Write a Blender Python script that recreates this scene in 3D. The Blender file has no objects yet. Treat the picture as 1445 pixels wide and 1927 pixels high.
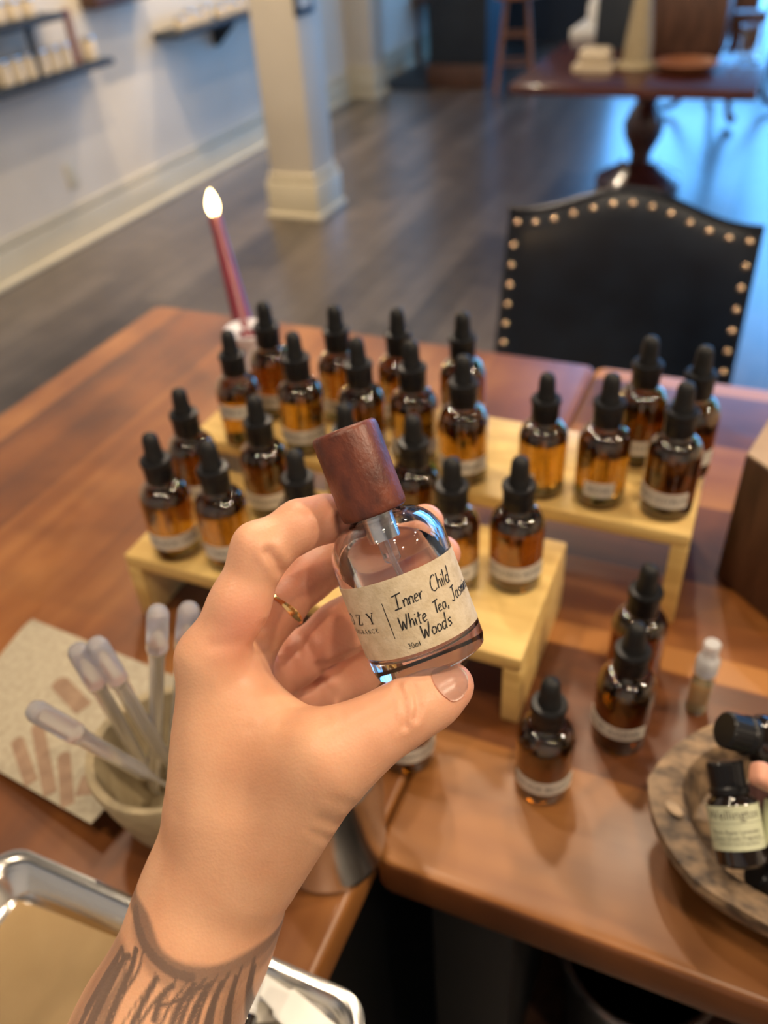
import bpy, bmesh, math, random
import numpy as np
from mathutils import Vector, Matrix
PI = math.pi
R = math.radians
random.seed(7)
col = bpy.context.scene.collection
scn = bpy.context.scene

# ------------------------------------------------------------------ camera
cam_d = bpy.data.cameras.new('camera')
cam = bpy.data.objects.new('camera', cam_d)
col.objects.link(cam)
X_, Y_, Z_ = [(0.918426, 0.391412, -0.05736), (-0.198814, 0.582053, 0.788471), (0.342003, -0.712749, 0.612391)]
cam.matrix_world = Matrix(((X_[0], Y_[0], Z_[0], 0), (X_[1], Y_[1], Z_[1], 0), (X_[2], Y_[2], Z_[2], 1.40), (0, 0, 0, 1)))
cam_d.sensor_fit = 'VERTICAL'
cam_d.lens = 6.86
cam_d.sensor_height = 6.86 * 1927 / 1576.12
cam_d.sensor_width = cam_d.sensor_height * 1445 / 1927
cam_d.clip_start = 0.02
cam_d.dof.use_dof = True
cam_d.dof.focus_distance = 0.272
cam_d.dof.aperture_fstop = 1.8
scn.camera = cam

# ------------------------------------------------------------------ light
scn.view_settings.view_transform = 'Standard'
scn.view_settings.look = 'None'
scn.view_settings.gamma = 1
scn.view_settings.exposure = 0.2
w = bpy.data.worlds.new('daylight')
scn.world = w
w.use_nodes = True
bgn = w.node_tree.nodes['Background']
bgn.inputs[0].default_value = (0.13, 0.45, 1.0, 1)
bgn.inputs[1].default_value = 6.5

def area(name, loc, size, power, color, target=None, shape='DISK', size_y=None, portal=False, spread=None):
    l = bpy.data.lights.new(name, 'AREA')
    l.shape = shape; l.size = size
    if size_y: l.size_y = size_y
    l.energy = power; l.color = color
    if spread: l.spread = spread
    l.cycles.is_portal = portal
    o = bpy.data.objects.new(name, l); col.objects.link(o)
    o.location = loc
    d = Vector(target if target else (loc[0], loc[1], 0)) - Vector(loc)
    o.rotation_euler = d.to_track_quat('-Z', 'Y').to_euler()
    return o
WARM = (1.0, 0.80, 0.58)
CEIL = 3.1
# ceiling downlights of the shop
for x, y, p in ((2.0, .75, 48), (1.15, 1.15, 18), (.25, -.15, 10), (-.45, 1.35, 9), (-.95, 1.7, 9), (-.9, .75, 8), (-.3, 2.1, 8), (-.85, -.35, 12), (1.3, -.55, 10), (-1.6, 2.6, 26), (-2.1, 5.6, 22)):
    area('ceiling_lamp', (x, y, 3.02), .15 if p > 30 else .11, p, WARM)
# wall washers by the left wall
for y, t in ((3.25, 3.60), (4.75, 4.50)):
    l_ = bpy.data.lights.new('wall_washer', 'SPOT'); l_.energy = 180; l_.color = (1.0, .76, .50); l_.shadow_soft_size = .025; l_.spot_size = R(62); l_.spot_blend = .5
    o_ = bpy.data.objects.new('wall_washer', l_); col.objects.link(o_); o_.location = (-2.35, y, 3.02)
    o_.rotation_euler = (Vector((-2.95, t, .4)) - o_.location).to_track_quat('-Z', 'Y').to_euler()
# daylight portals in the window openings (they only guide the sky light)
FARY = 8.6
area('window_portal', (1.0, FARY + .05, 1.75), 5.0, 1, (1, 1, 1), (1.0, 0, 1.75), 'RECTANGLE', 2.5, True)
area('window_portal', (3.65, 5.6, 1.65), 1.2, 1, (1, 1, 1), (0, 5.6, 1.65), 'RECTANGLE', 2.3, True)

# ------------------------------------------------------------------ materials
def nodes(m):
    m.use_nodes = True
    return m.node_tree.nodes, m.node_tree.links
def setp(b, **kw):
    al = dict(color='Base Color', rough='Roughness', metal='Metallic', trans='Transmission Weight', ior='IOR', coat='Coat Weight',
              coatr='Coat Roughness', sss='Subsurface Weight', alpha='Alpha', emis='Emission Strength', emcol='Emission Color', spec='Specular IOR Level', sheen='Sheen Weight')
    for k, v in kw.items():
        if k in ('color', 'emcol') and len(v) == 3: v = (*v, 1)
        b.inputs[al[k]].default_value = v
def mat(name, **kw):
    m = bpy.data.materials.new(name); n, l = nodes(m)
    setp(n['Principled BSDF'], **kw)
    return m
def noisy(name, c1, c2, scale=8, bump=0.0, detail=4, stretch=(1, 1, 1), ramp=(.35, .65), bscale=None, **kw):
    m = bpy.data.materials.new(name); n, l = nodes(m); b = n['Principled BSDF']; setp(b, **kw)
    tc = n.new('ShaderNodeTexCoord'); mp = n.new('ShaderNodeMapping'); mp.inputs['Scale'].default_value = stretch
    no = n.new('ShaderNodeTexNoise'); no.inputs['Scale'].default_value = scale; no.inputs['Detail'].default_value = detail
    cr = n.new('ShaderNodeValToRGB'); cr.color_ramp.elements[0].position = ramp[0]; cr.color_ramp.elements[1].position = ramp[1]
    cr.color_ramp.elements[0].color = (*c1, 1); cr.color_ramp.elements[1].color = (*c2, 1)
    l.new(tc.outputs['Object'], mp.inputs[0]); l.new(mp.outputs[0], no.inputs['Vector']); l.new(no.outputs['Fac'], cr.inputs[0]); l.new(cr.outputs[0], b.inputs['Base Color'])
    if bump:
        nb = n.new('ShaderNodeTexNoise'); nb.inputs['Scale'].default_value = bscale or scale * 6; nb.inputs['Detail'].default_value = 3
        l.new(mp.outputs[0], nb.inputs['Vector'])
        bp = n.new('ShaderNodeBump'); bp.inputs['Strength'].default_value = bump; bp.inputs['Distance'].default_value = 0.001
        l.new(nb.outputs['Fac'], bp.inputs['Height']); l.new(bp.outputs[0], b.inputs['Normal'])
    return m
def planks(name, cols, axis, width, offset=0.0, grain=1.0, strips=(), rough=.35, coat=.3, length=0, gapw=.0, mottle=.5, coatr=.2, spec=.5):
    """boards running along axis ('x' or 'y'); cols = dark, mid, light"""
    m = bpy.data.materials.new(name); n, l = nodes(m); b = n['Principled BSDF']; setp(b, rough=rough, coat=coat, coatr=coatr, spec=spec)
    tc = n.new('ShaderNodeTexCoord'); sp = n.new('ShaderNodeSeparateXYZ'); l.new(tc.outputs['Object'], sp.inputs[0])
    across, along = (sp.outputs[1], sp.outputs[0]) if axis == 'x' else (sp.outputs[0], sp.outputs[1])
    def M(op, a, bb=None, c=None):
        q = n.new('ShaderNodeMath'); q.operation = op
        for i, v in enumerate((a, bb, c)):
            if v is None: continue
            if isinstance(v, (int, float)): q.inputs[i].default_value = v
            else: l.new(v, q.inputs[i])
        return q.outputs[0]
    t = M('DIVIDE', M('ADD', across, offset), width); idx = M('FLOOR', t); fr = M('FRACT', t)
    if length:
        sh = M('MULTIPLY', M('FRACT', M('MULTIPLY', idx, .37)), length)
        t2 = M('DIVIDE', M('ADD', along, sh), length); idx2 = M('FLOOR', t2); seed = M('ADD', M('MULTIPLY', idx, 7.13), M('MULTIPLY', idx2, 3.71))
    else: seed = M('MULTIPLY', idx, 7.13)
    wn = n.new('ShaderNodeTexWhiteNoise'); wn.noise_dimensions = '1D'; l.new(seed, wn.inputs['W'])
    cb = n.new('ShaderNodeCombineXYZ')
    l.new(M('MULTIPLY', along, 2.2 * grain), cb.inputs[0]); l.new(M('MULTIPLY', across, 34 * grain), cb.inputs[1]); l.new(M('MULTIPLY', seed, 1.7), cb.inputs[2])
    g = n.new('ShaderNodeTexNoise'); g.inputs['Scale'].default_value = 1; g.inputs['Detail'].default_value = 6; g.inputs['Distortion'].default_value = .6; l.new(cb.outputs[0], g.inputs['Vector'])
    g2 = n.new('ShaderNodeTexNoise'); g2.inputs['Scale'].default_value = 9; g2.inputs['Detail'].default_value = 3; l.new(tc.outputs['Object'], g2.inputs['Vector'])
    v = M('ADD', M('MULTIPLY', wn.outputs['Value'], .5), M('ADD', M('MULTIPLY', g.outputs['Fac'], .55), M('MULTIPLY', M('SUBTRACT', g2.outputs['Fac'], .5), mottle)))
    for a0, a1 in strips:
        s = M('MULTIPLY', M('GREATER_THAN', across, a0), M('LESS_THAN', across, a1)); v = M('ADD', v, M('MULTIPLY', s, .5))
    cr = n.new('ShaderNodeValToRGB'); e = cr.color_ramp.elements
    e[0].position = .2; e[0].color = (*cols[0], 1); e[1].position = 1.0; e[1].color = (*cols[2], 1)
    q = e.new(.55); q.color = (*cols[1], 1)
    l.new(v, cr.inputs[0])
    out = cr.outputs[0]
    if gapw:
        mx = n.new('ShaderNodeMix'); mx.data_type = 'RGBA'; l.new(M('LESS_THAN', fr, gapw), mx.inputs[0]); l.new(out, mx.inputs[6]); mx.inputs[7].default_value = (*[c * .35 for c in cols[0]], 1); out = mx.outputs[2]
    l.new(out, b.inputs['Base Color'])
    bp = n.new('ShaderNodeBump'); bp.inputs['Strength'].default_value = .12; bp.inputs['Distance'].default_value = .001
    l.new(g.outputs['Fac'], bp.inputs['Height']); l.new(bp.outputs[0], b.inputs['Normal'])
    return m
M_ = {}
M_['wall'] = noisy('wall_paint', (.66, .60, .50), (.71, .65, .55), 3, rough=.7)
M_['trim'] = noisy('trim_paint', (.60, .54, .40), (.65, .59, .44), 3, rough=.4)
M_['ceil'] = mat('ceiling_paint', color=(.16, .15, .135), rough=.8)
M_['floor'] = planks('floor_boards', ((.050, .037, .029), (.105, .080, .064), (.185, .15, .122)), 'y', .13, rough=.34, coat=.7, length=1.6, gapw=.03, mottle=.5, coatr=.22)
TB = ((.066, .018, .005), (.190, .060, .011), (.40, .170, .045))
M_['table_y'] = planks('cherry_boards_long', TB, 'y', .115, offset=.03, rough=.38, coat=.12, mottle=.8)
M_['table_x'] = planks('cherry_boards_cross', TB, 'x', .105, offset=-.03, rough=.38, coat=.12, strips=((.452, .476), (.868, .9)), mottle=.7)
M_['pine'] = noisy('pale_pine', (.62, .40, .13), (.78, .55, .20), 11, stretch=(1, 8, 8), rough=.38, bump=.05)
M_['blackplastic'] = noisy('black_plastic', (.005, .005, .006), (.009, .009, .010), 30, rough=.33, spec=.35)
M_['rubber'] = noisy('black_rubber', (.009, .009, .0095), (.015, .015, .015), 60, rough=.5, spec=.3)
M_['amber'] = mat('amber_glass', color=(.47, .27, .05), rough=.0, trans=1, ior=1.5, coat=1, coatr=.035)
# liquids: the wall of the liquid borders glass (relative index), its surface borders air
M_['oil'] = mat('amber_oil', color=(.92, .80, .45), rough=0, trans=1, ior=.92)
M_['oildark'] = mat('dark_oil', color=(.48, .28, .12), rough=0, trans=1, ior=.92)
M_['oiltop'] = mat('oil_surface', color=(.80, .60, .30), rough=0, trans=1, ior=1.36)
M_['clear'] = mat('clear_glass', color=(.995, .995, .99), rough=0, trans=1, ior=1.46, coat=.6, coatr=.04)
M_['perfume'] = mat('clear_perfume', color=(.99, .975, .955), rough=0, trans=1, ior=.93)
M_['perfumetop'] = mat('perfume_surface', color=(.99, .98, .96), rough=0, trans=1, ior=1.36)
M_['paper'] = noisy('label_paper', (.60, .55, .46), (.68, .63, .54), 60, rough=.7)
M_['kraftlabel'] = noisy('speckled_kraft_label', (.52, .41, .26), (.64, .53, .37), 260, detail=3, ramp=(.25, .6), rough=.8, bump=.2, bscale=900)
M_['ink'] = mat('black_ink', color=(.012, .011, .011), rough=.6)
M_['fadedink'] = mat('printed_ink', color=(.09, .08, .065), rough=.7)
M_['capwood'] = noisy('red_brown_wood', (.040, .008, .006), (.20, .045, .016), 130, detail=9, stretch=(1, 1, .7), ramp=(.28, .75), rough=.42, bump=.25, bscale=700, coat=.1, coatr=.3)
M_['silver'] = mat('brushed_silver', color=(.75, .76, .78), rough=.2, metal=1)
M_['steel'] = mat('stainless_steel', color=(.72, .70, .66), rough=.22, metal=1)
M_['gold'] = mat('gold', color=(.95, .62, .26), rough=.18, metal=1)
M_['kraft'] = noisy('kraft_paper', (.50, .35, .17), (.58, .42, .22), 14, rough=.75)
M_['stone'] = noisy('beige_stoneware', (.30, .235, .135), (.37, .30, .18), 90, rough=.55, bump=.1)
M_['card'] = noisy('recycled_card', (.33, .28, .20), (.41, .36, .26), 200, rough=.7)
M_['swatch'] = noisy('skin_tone_print', (.22, .135, .085), (.29, .19, .12), 90, rough=.7)
M_['pipette'] = mat('milky_plastic', color=(.97, .97, 1), rough=.14, trans=.86, ior=1.22)
M_['white'] = noisy('white_plastic', (.78, .77, .73), (.82, .81, .77), 10, rough=.4)
M_['ceramic'] = mat('white_ceramic', color=(.72, .70, .74), rough=.2, coat=.5)
M_['leather'] = noisy('black_leather', (.0025, .0045, .010), (.005, .009, .018), 16, rough=.32, bump=.1, spec=.35, coat=.25, coatr=.3)
M_['nail'] = mat('brass_nail', color=(.85, .62, .42), rough=.25, metal=1)
M_['darkwood'] = noisy('dark_wood', (.055, .024, .014), (.11, .05, .03), 12, stretch=(3, 3, .6), rough=.45, bump=.1)
M_['walnut'] = noisy('walnut_block', (.05, .020, .011), (.12, .055, .030), 20, stretch=(4, 4, .7), rough=.5, bump=.1)
M_['endgrain'] = noisy('end_grain', (.33, .22, .13), (.46, .33, .21), 22, rough=.6)
M_['mahogany'] = noisy('mahogany', (.045, .012, .010), (.09, .024, .016), 6, stretch=(1, 4, 4), rough=.25, coat=.5)
M_['black'] = mat('black_metal', color=(.008, .008, .008), rough=.5)
M_['navy'] = noisy('dark_slate_paint', (.012, .018, .028), (.02, .028, .04), 4, rough=.6)
M_['bowl'] = noisy('weathered_wood', (.055, .036, .024), (.36, .235, .13), 75, detail=9, stretch=(1, 1.6, 1), ramp=(.34, .68), rough=.55, bump=.6, bscale=120)
M_['cream'] = mat('cream_wax', color=(.62, .52, .37), rough=.4)
M_['greenlabel'] = noisy('pale_green_label', (.47, .49, .33), (.52, .54, .37), 20, rough=.5)
M_['blackglass'] = mat('near_black_glass', color=(.012, .008, .006), rough=.06, coat=.6, coatr=.05)
M_['orangewood'] = noisy('orange_stained_wood', (.22, .08, .03), (.30, .12, .05), 7, rough=.45)

# ------------------------------------------------------------------ mesh helpers
def tag(o, label=None, cat=None, group=None, kind=None):
    if label: o['label'] = label
    if cat: o['category'] = cat
    if group: o['group'] = group
    if kind: o['kind'] = kind
    return o
def empty(name, loc, rz=0, mw=None):
    o = bpy.data.objects.new(name, None); col.objects.link(o); o.empty_display_size = .02
    if mw is not None: o.matrix_world = mw
    else: o.location = loc; o.rotation_euler = (0, 0, rz)
    return o
def mesh_obj(name, me, m, parent=None):
    o = bpy.data.objects.new(name, me); col.objects.link(o)
    if m is not None and not me.materials: me.materials.append(m)
    if parent is not None: o.parent = parent
    return o
def build(name, bm, m, parent=None, smooth=True, angle=40):
    me = bpy.data.meshes.new(name)
    bmesh.ops.recalc_face_normals(bm, faces=bm.faces)
    bm.to_mesh(me); bm.free()
    if smooth:
        me.shade_smooth()
        me.set_sharp_from_angle(angle=R(angle))
    mats = m if isinstance(m, (list, tuple)) else [m]
    for x in mats: me.materials.append(x)
    return mesh_obj(name, me, None, parent)
def box(bm, c, s, bev=0.0, rz=0, seg=2, mw=None, mi=0):
    b2 = bmesh.new()
    r = bmesh.ops.create_cube(b2, size=1)
    bmesh.ops.scale(b2, vec=s, verts=b2.verts)
    if bev: bmesh.ops.bevel(b2, geom=b2.edges[:], offset=bev, segments=seg, profile=.5, affect='EDGES')
    m = Matrix.Translation(c) @ Matrix.Rotation(rz, 4, 'Z')
    if mw is not None: m = m @ mw
    merge(bm, b2, m, mi)
def merge(bm, b2, m=None, mi=0):
    if m is not None: bmesh.ops.transform(b2, matrix=m, verts=b2.verts)
    vm = {v: bm.verts.new(v.co) for v in b2.verts}
    for f in b2.faces:
        try:
            nf = bm.faces.new([vm[v] for v in f.verts]); nf.material_index = mi
        except ValueError: pass
    b2.free()
def lathe(bm, prof, seg=32, m=None, cap0=True, cap1=True, mi=0, fr=None):
    """prof = [(r,z),...]; fr(angle, i) scales the radius"""
    b2 = bmesh.new(); rings = []
    for i, (r, z) in enumerate(prof):
        if r < 1e-6: rings.append([b2.verts.new((0, 0, z))])
        else:
            rings.append([b2.verts.new((r * (fr(2 * PI * k / seg, i) if fr else 1) * math.cos(2 * PI * k / seg), r * (fr(2 * PI * k / seg, i) if fr else 1) * math.sin(2 * PI * k / seg), z)) for k in range(seg)])
    for a, b in zip(rings[:-1], rings[1:]):
        for k in range(seg):
            k2 = (k + 1) % seg
            if len(a) == 1 and len(b) == 1: continue
            if len(a) == 1: b2.faces.new((a[0], b[k], b[k2]))
            elif len(b) == 1: b2.faces.new((a[k], a[k2], b[0]))
            else: b2.faces.new((a[k], a[k2], b[k2], b[k]))
    if cap0 and len(rings[0]) > 1: b2.faces.new(rings[0][::-1])
    if cap1 and len(rings[-1]) > 1: b2.faces.new(rings[-1])
    merge(bm, b2, m, mi)
def tube(bm, pts, rad, seg=10, mi=0, caps=True, closed=False):
    pts = [Vector(p) for p in pts]; n = len(pts)
    rad = rad if isinstance(rad, (list, tuple)) else [rad] * n
    b2 = bmesh.new(); rings = []; prev = None
    for i, p in enumerate(pts):
        if closed: t = pts[(i + 1) % n] - pts[i - 1]
        else: t = (pts[min(i + 1, n - 1)] - pts[max(i - 1, 0)])
        t.normalize()
        a = prev if prev is not None else (Vector((0, 0, 1)) if abs(t.z) < .9 else Vector((1, 0, 0)))
        u = (a - t * a.dot(t)).normalized(); v = t.cross(u); prev = u
        rings.append([b2.verts.new(p + (u * math.cos(2 * PI * k / seg) + v * math.sin(2 * PI * k / seg)) * rad[i]) for k in range(seg)])
    pairs = list(zip(rings[:-1], rings[1:])) + ([(rings[-1], rings[0])] if closed else [])
    for a, b in pairs:
        for k in range(seg): b2.faces.new((a[k], a[(k + 1) % seg], b[(k + 1) % seg], b[k]))
    if caps and not closed: b2.faces.new(rings[0][::-1]); b2.faces.new(rings[-1])
    merge(bm, b2, None, mi)
def prism(bm, poly, z0, z1, m=None, mi=0, bev=0):
    b2 = bmesh.new()
    lo = [b2.verts.new((x, y, z0)) for x, y in poly]; hi = [b2.verts.new((x, y, z1)) for x, y in poly]
    b2.faces.new(lo[::-1]); b2.faces.new(hi); n = len(poly)
    for k in range(n): b2.faces.new((lo[k], lo[(k + 1) % n], hi[(k + 1) % n], hi[k]))
    if bev: bmesh.ops.bevel(b2, geom=b2.edges[:], offset=bev, segments=2, profile=.5, affect='EDGES')
    merge(bm, b2, m, mi)
def smoothpath(pts, n=6):
    pts = [Vector(p) for p in pts]; out = []
    for i in range(len(pts) - 1):
        p0 = pts[max(i - 1, 0)]; p1 = pts[i]; p2 = pts[i + 1]; p3 = pts[min(i + 2, len(pts) - 1)]
        for k in range(n):
            t = k / n
            out.append(.5 * ((2 * p1) + (p2 - p0) * t + (2 * p0 - 5 * p1 + 4 * p2 - p3) * t * t + (3 * p1 - p0 - 3 * p2 + p3) * t ** 3))
    out.append(pts[-1]); return out
def text_polys(s, size):
    cu = bpy.data.curves.new('lettering', 'FONT'); cu.body = s; cu.size = size; cu.align_x = 'CENTER'; cu.align_y = 'CENTER'; cu.resolution_u = 3
    o = bpy.data.objects.new('lettering', cu); me = bpy.data.meshes.new_from_object(o)
    vs = [tuple(v.co) for v in me.vertices]; fs = [tuple(p.vertices) for p in me.polygons]
    bpy.data.objects.remove(o); bpy.data.curves.remove(cu); bpy.data.meshes.remove(me)
    return vs, fs
def bend_text(bm, s, size, r, z, a0=-PI / 2, sx=1.0):
    vs, fs = text_polys(s, size)
    vv = [bm.verts.new((r * math.cos(a0 + x * sx / r), r * math.sin(a0 + x * sx / r), z + y)) for x, y, _ in vs]
    for f in fs:
        try: bm.faces.new([vv[i] for i in f])
        except ValueError: pass
def band(bm, r, z0, z1, a0, a1, th=.0002, seg=28, top_wave=0):
    g = []
    for k in range(seg + 1):
        a = a0 + (a1 - a0) * k / seg; c, s = math.cos(a), math.sin(a)
        g.append([bm.verts.new((q * c, q * s, z)) for q, z in ((r, z0), (r + th, z0), (r + th, z1), (r, z1))])
    for a, b in zip(g[:-1], g[1:]):
        for i in range(4): bm.faces.new((a[i], b[i], b[(i + 1) % 4], a[(i + 1) % 4]))
    bm.faces.new(g[0]); bm.faces.new(g[-1][::-1])

# ------------------------------------------------------------------ the setting
def slab(name, c, s, m, bev=0):
    bm = bmesh.new(); box(bm, c, s, bev); o = build(name, bm, m, smooth=bool(bev)); o['kind'] = 'structure'; return o
WX = -3.032
slab('floor', (0.3, 3.3, -.05), (6.9, 10.9, .1), M_['floor'])
slab('ceiling', (0.3, 3.3, CEIL + .05), (6.9, 10.9, .1), M_['ceil'])
slab('wall_left', (WX - .05, 3.3, CEIL / 2), (.1, 10.9, CEIL), M_['wall'])
slab('wall_back', (0.3, -2.05, CEIL / 2), (6.9, .1, CEIL), M_['wall'])
# far wall with a shop window, right wall with windows
bm = bmesh.new()
box(bm, (-2.3, FARY + .05, CEIL / 2), (1.6, .1, CEIL)); box(bm, (1.0, FARY + .05, .22), (5.0, .1, .44)); box(bm, (1.0, FARY + .05, 3.05), (5.0, .1, .1)); box(bm, (3.55, FARY + .05, CEIL / 2), (.1, .1, CEIL))
o = build('wall_far', bm, M_['navy'], smooth=False); o['kind'] = 'structure'
bm = bmesh.new()
box(bm, (3.6, 1.5, CEIL / 2), (.1, 7.0, CEIL)); box(bm, (3.6, 5.6, .25), (.1, 1.2, .5)); box(bm, (3.6, 5.6, 2.95), (.1, 1.2, .3)); box(bm, (3.6, 7.4, CEIL / 2), (.1, 2.4, CEIL))
o = build('wall_right', bm, M_['wall'], smooth=False); o['kind'] = 'structure'
bm = bmesh.new()
for x in (-1.5, -.2, 1.1, 2.3, 3.46): box(bm, (x, FARY + .03, 1.72), (.06, .05, 2.56))
for z in (.46, 2.97): box(bm, (1.0, FARY + .03, z), (5.0, .05, .06))
o = build('window_1', bm, M_['navy'], smooth=False); o['kind'] = 'structure'
bm = bmesh.new()
for y in (5.03, 5.6, 6.17): box(bm, (3.58, y, 1.65), (.05, .06, 2.3))
for z in (.52, 2.78): box(bm, (3.58, 5.6, z), (.05, 1.2, .06))
o = build('window_2', bm, M_['trim'], smooth=False); o['kind'] = 'structure'
bm = bmesh.new()
box(bm, (WX + .011, 3.3, .075), (.022, 10.7, .15), .003); box(bm, (WX + .008, 3.3, .172), (.016, 10.7, .03), .006); box(bm, (WX + .02, 3.3, .012), (.04, 10.7, .024), .006)
o = build('baseboard_left', bm, M_['trim']); o['kind'] = 'structure'
def column(cx, cy, w, name, label, hb=.20):
    bm = bmesh.new(); box(bm, (cx, cy, CEIL / 2), (w, w, CEIL - .002), .004)
    o = build(name, bm, M_['wall']); tag(o, label, None, None, 'structure')
    bm = bmesh.new(); box(bm, (cx, cy, hb / 2 - .01), (w + .045, w + .045, hb - .02), .004); box(bm, (cx, cy, .015), (w + .075, w + .075, .03), .008); box(bm, (cx, cy, hb), (w + .025, w + .025, .03), .006)
    build('column_base', bm, M_['trim'], o)
column(-2.155, 3.84, .235, 'trim_1', 'square white column standing nearest, with cream moulded base')
column(-2.93, 6.35, .2, 'trim_2', 'farther white post half hidden behind the nearest column')

# outlet plate on the wall
bm = bmesh.new(); box(bm, (WX + .003, 3.175, .313), (.006, .07, .115), .002)
tag(build('outlet_cover', bm, M_['trim']), 'cream outlet cover low on the left wall', 'outlet')

# ------------------------------------------------------------------ wall shelves
def shelf(y0, y1, z, label, depth=.17, brackets=()):
    bm = bmesh.new(); box(bm, (WX + depth / 2, (y0 + y1) / 2, z), (depth, y1 - y0, .026), .004)
    o = empty('wall_shelf', (0, 0, 0)); tag(o, label, 'shelf'); build('board', bm, M_['navy'], o)
    for y, zz in brackets:
        bm = bmesh.new(); prism(bm, [(0, 0), (depth * .9, 0), (depth * .85, -.02), (.03, -zz), (0, -zz)], -.009, .009, Matrix.Translation((WX, y, z - .013)) @ Matrix.Rotation(PI / 2, 4, 'X'))
        build('bracket', bm, M_['navy'], o)
    return o
shelf(2.3, 3.46, .752, 'dark lower shelf on the left wall under a row of cream jars', .17)
shelf(2.3, 3.22, .965, 'dark upper shelf at the left edge, held over the jar shelf', .17)
shelf(4.0, 5.3, .765, 'dark farther shelf between the jar shelf and the white column', .17, ((4.55, .12),))
bm = bmesh.new(); box(bm, (WX + .13, 3.02, .858), (.02, .02, .186)); tag(build('shelf_post', bm, M_['navy']), 'thin dark post between the two left shelves', 'post')
bm = bmesh.new(); box(bm, (WX + .10, 3.30, .872), (.02, .028, .21)); tag(build('wooden_paddle', bm, M_['orangewood']), 'reddish wooden stick leaning on the jar shelf', 'stick')
def jar(x, y, z, r, h, m, label, group, dark=False):
    o = empty('candle_jar', (x, y, z)); tag(o, label, 'jar', group)
    bm = bmesh.new(); lathe(bm, [(r * .8, 0), (r, r * .15), (r, h * .85), (r * .9, h * .95), (r * .9, h)], 20); build('jar_body', bm, m, o)
    bm = bmesh.new(); lathe(bm, [(r * .93, h), (r * .95, h + .004), (r * .9, h + .012), (0, h + .013)], 20); build('jar_lid', bm, M_['steel'] if not dark else M_['darkwood'], o)
    return o
G = 'cream candle jars on the lower wall shelf'
ORD = ('first', 'second', 'third', 'fourth', 'fifth', 'sixth', 'seventh', 'eighth', 'ninth', 'tenth')
for i, y in enumerate((2.84, 2.915, 2.99, 3.065, 3.14, 3.215, 3.385)):
    lb = 'small cream jar on the lower left shelf, %s one left of the reddish stick' % ORD[5 - i] if i < 6 else 'cream jar standing alone at the shelf end, right of the reddish stick'
    jar(WX + .10, y + .004, .7652, .036, .082, M_['cream'], lb, G if i < 6 else None)
G = 'jars on the upper wall shelf'
for i, y in enumerate((2.86, 2.95, 3.04)):
    jar(WX + .10, y + .04, .9782, .036, .06, M_['cream'], 'cream jar on the upper left shelf, %s after the white sign' % ORD[i], G)
bm = bmesh.new(); box(bm, (WX + .135, 2.72, 1.03), (.012, .11, .10), .002, mw=Matrix.Rotation(.1, 4, 'Y'))
tag(build('price_sign', bm, M_['paper']), 'white printed sign standing at the upper shelf front', 'sign')
G = 'small candles on the farther wall shelf'
for i, y in enumerate((4.12, 4.2, 4.28, 4.36, 4.5, 4.58, 4.66, 4.74, 4.82, 4.9)):
    jar(WX + .10, y, .7782, .03, .045 + .02 * (i % 2), M_['cream'], 'pale yellow candle on the farther shelf by the column, %s from the left' % ORD[i], G)
# picture on the column
bm = bmesh.new(); pc = (-2.0375, 3.7878, 0.9252)
box(bm, (-2.034, pc[1] + .01, pc[2] + .045), (.012, .17, .17), .002); o = build('picture_frame', bm, M_['navy']); tag(o, 'blue framed picture hung on the right face of the white column', 'picture')
bm = bmesh.new(); box(bm, (-2.0275, pc[1] + .01, pc[2] + .045), (.002, .11, .11)); build('picture_print', bm, M_['paper'], o)
bm = bmesh.new(); lathe(bm, [(.026, 0), (.02, .001), (0, .001)], 20, Matrix.Translation((-2.0264, pc[1] + .01, pc[2] + .045)) @ Matrix.Rotation(PI / 2, 4, 'Y')); build('picture_motif', bm, M_['fadedink'], o)
# dim grey shelf items behind, between the shelves
bm = bmesh.new(); box(bm, (WX + .05, 3.72, .985), (.09, .42, .08), .01); tag(build('wall_ledge', bm, M_['darkwood']), 'brown ledge on the left wall right of the upper shelf', 'ledge')

# ------------------------------------------------------------------ far room objects
def boxobj(name, c, s, m, label, cat, bev=.004, rz=0):
    bm = bmesh.new(); box(bm, c, s, bev, rz); return tag(build(name, bm, m), label, cat)
bm = bmesh.new(); box(bm, (-2.33, 6.93, 1.2), (.46, .46, 2.4), .01); o = build('display_cabinet', bm, M_['navy']); tag(o, 'tall dark blue cabinet standing beside the wooden stool', 'cabinet')
bm = bmesh.new(); box(bm, (-2.33, 6.68, .08), (.47, .04, .16), .005); build('plinth', bm, M_['darkwood'], o)
boxobj('floor_mat', (-2.72, 6.95, .006), (.42, .8, .012), M_['navy'], 'dark mat lying on the floor left of the blue cabinet', 'mat')
# counter far left with boxes
o = empty('display_bench', (-2.75, 7.75, 0)); tag(o, 'dark low bench along the far wall carrying boxes', 'bench')
bm = bmesh.new(); box(bm, (0, 0, .48), (.5, .5, .05), .005); build('bench_top', bm, M_['darkwood'], o)
for dx in (-.22, .22):
    for dy in (-.2, .2):
        bm = bmesh.new(); box(bm, (dx, dy, .228), (.04, .04, .454), .003); build('leg', bm, M_['darkwood'], o)
boxobj('cardboard_box', (-2.62, 7.30, .13), (.16, .2, .26), M_['kraft'], 'brown cardboard box on the floor before the dark bench', 'box')
boxobj('wooden_crate', (-2.68, 7.78, .565), (.20, .2, .12), M_['orangewood'], 'light wooden crate on the dark bench', 'crate')
boxobj('gift_box', (-2.86, 7.68, .545), (.12, .14, .08), M_['paper'], 'pale gift box on the left part of the dark bench', 'box')
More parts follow.
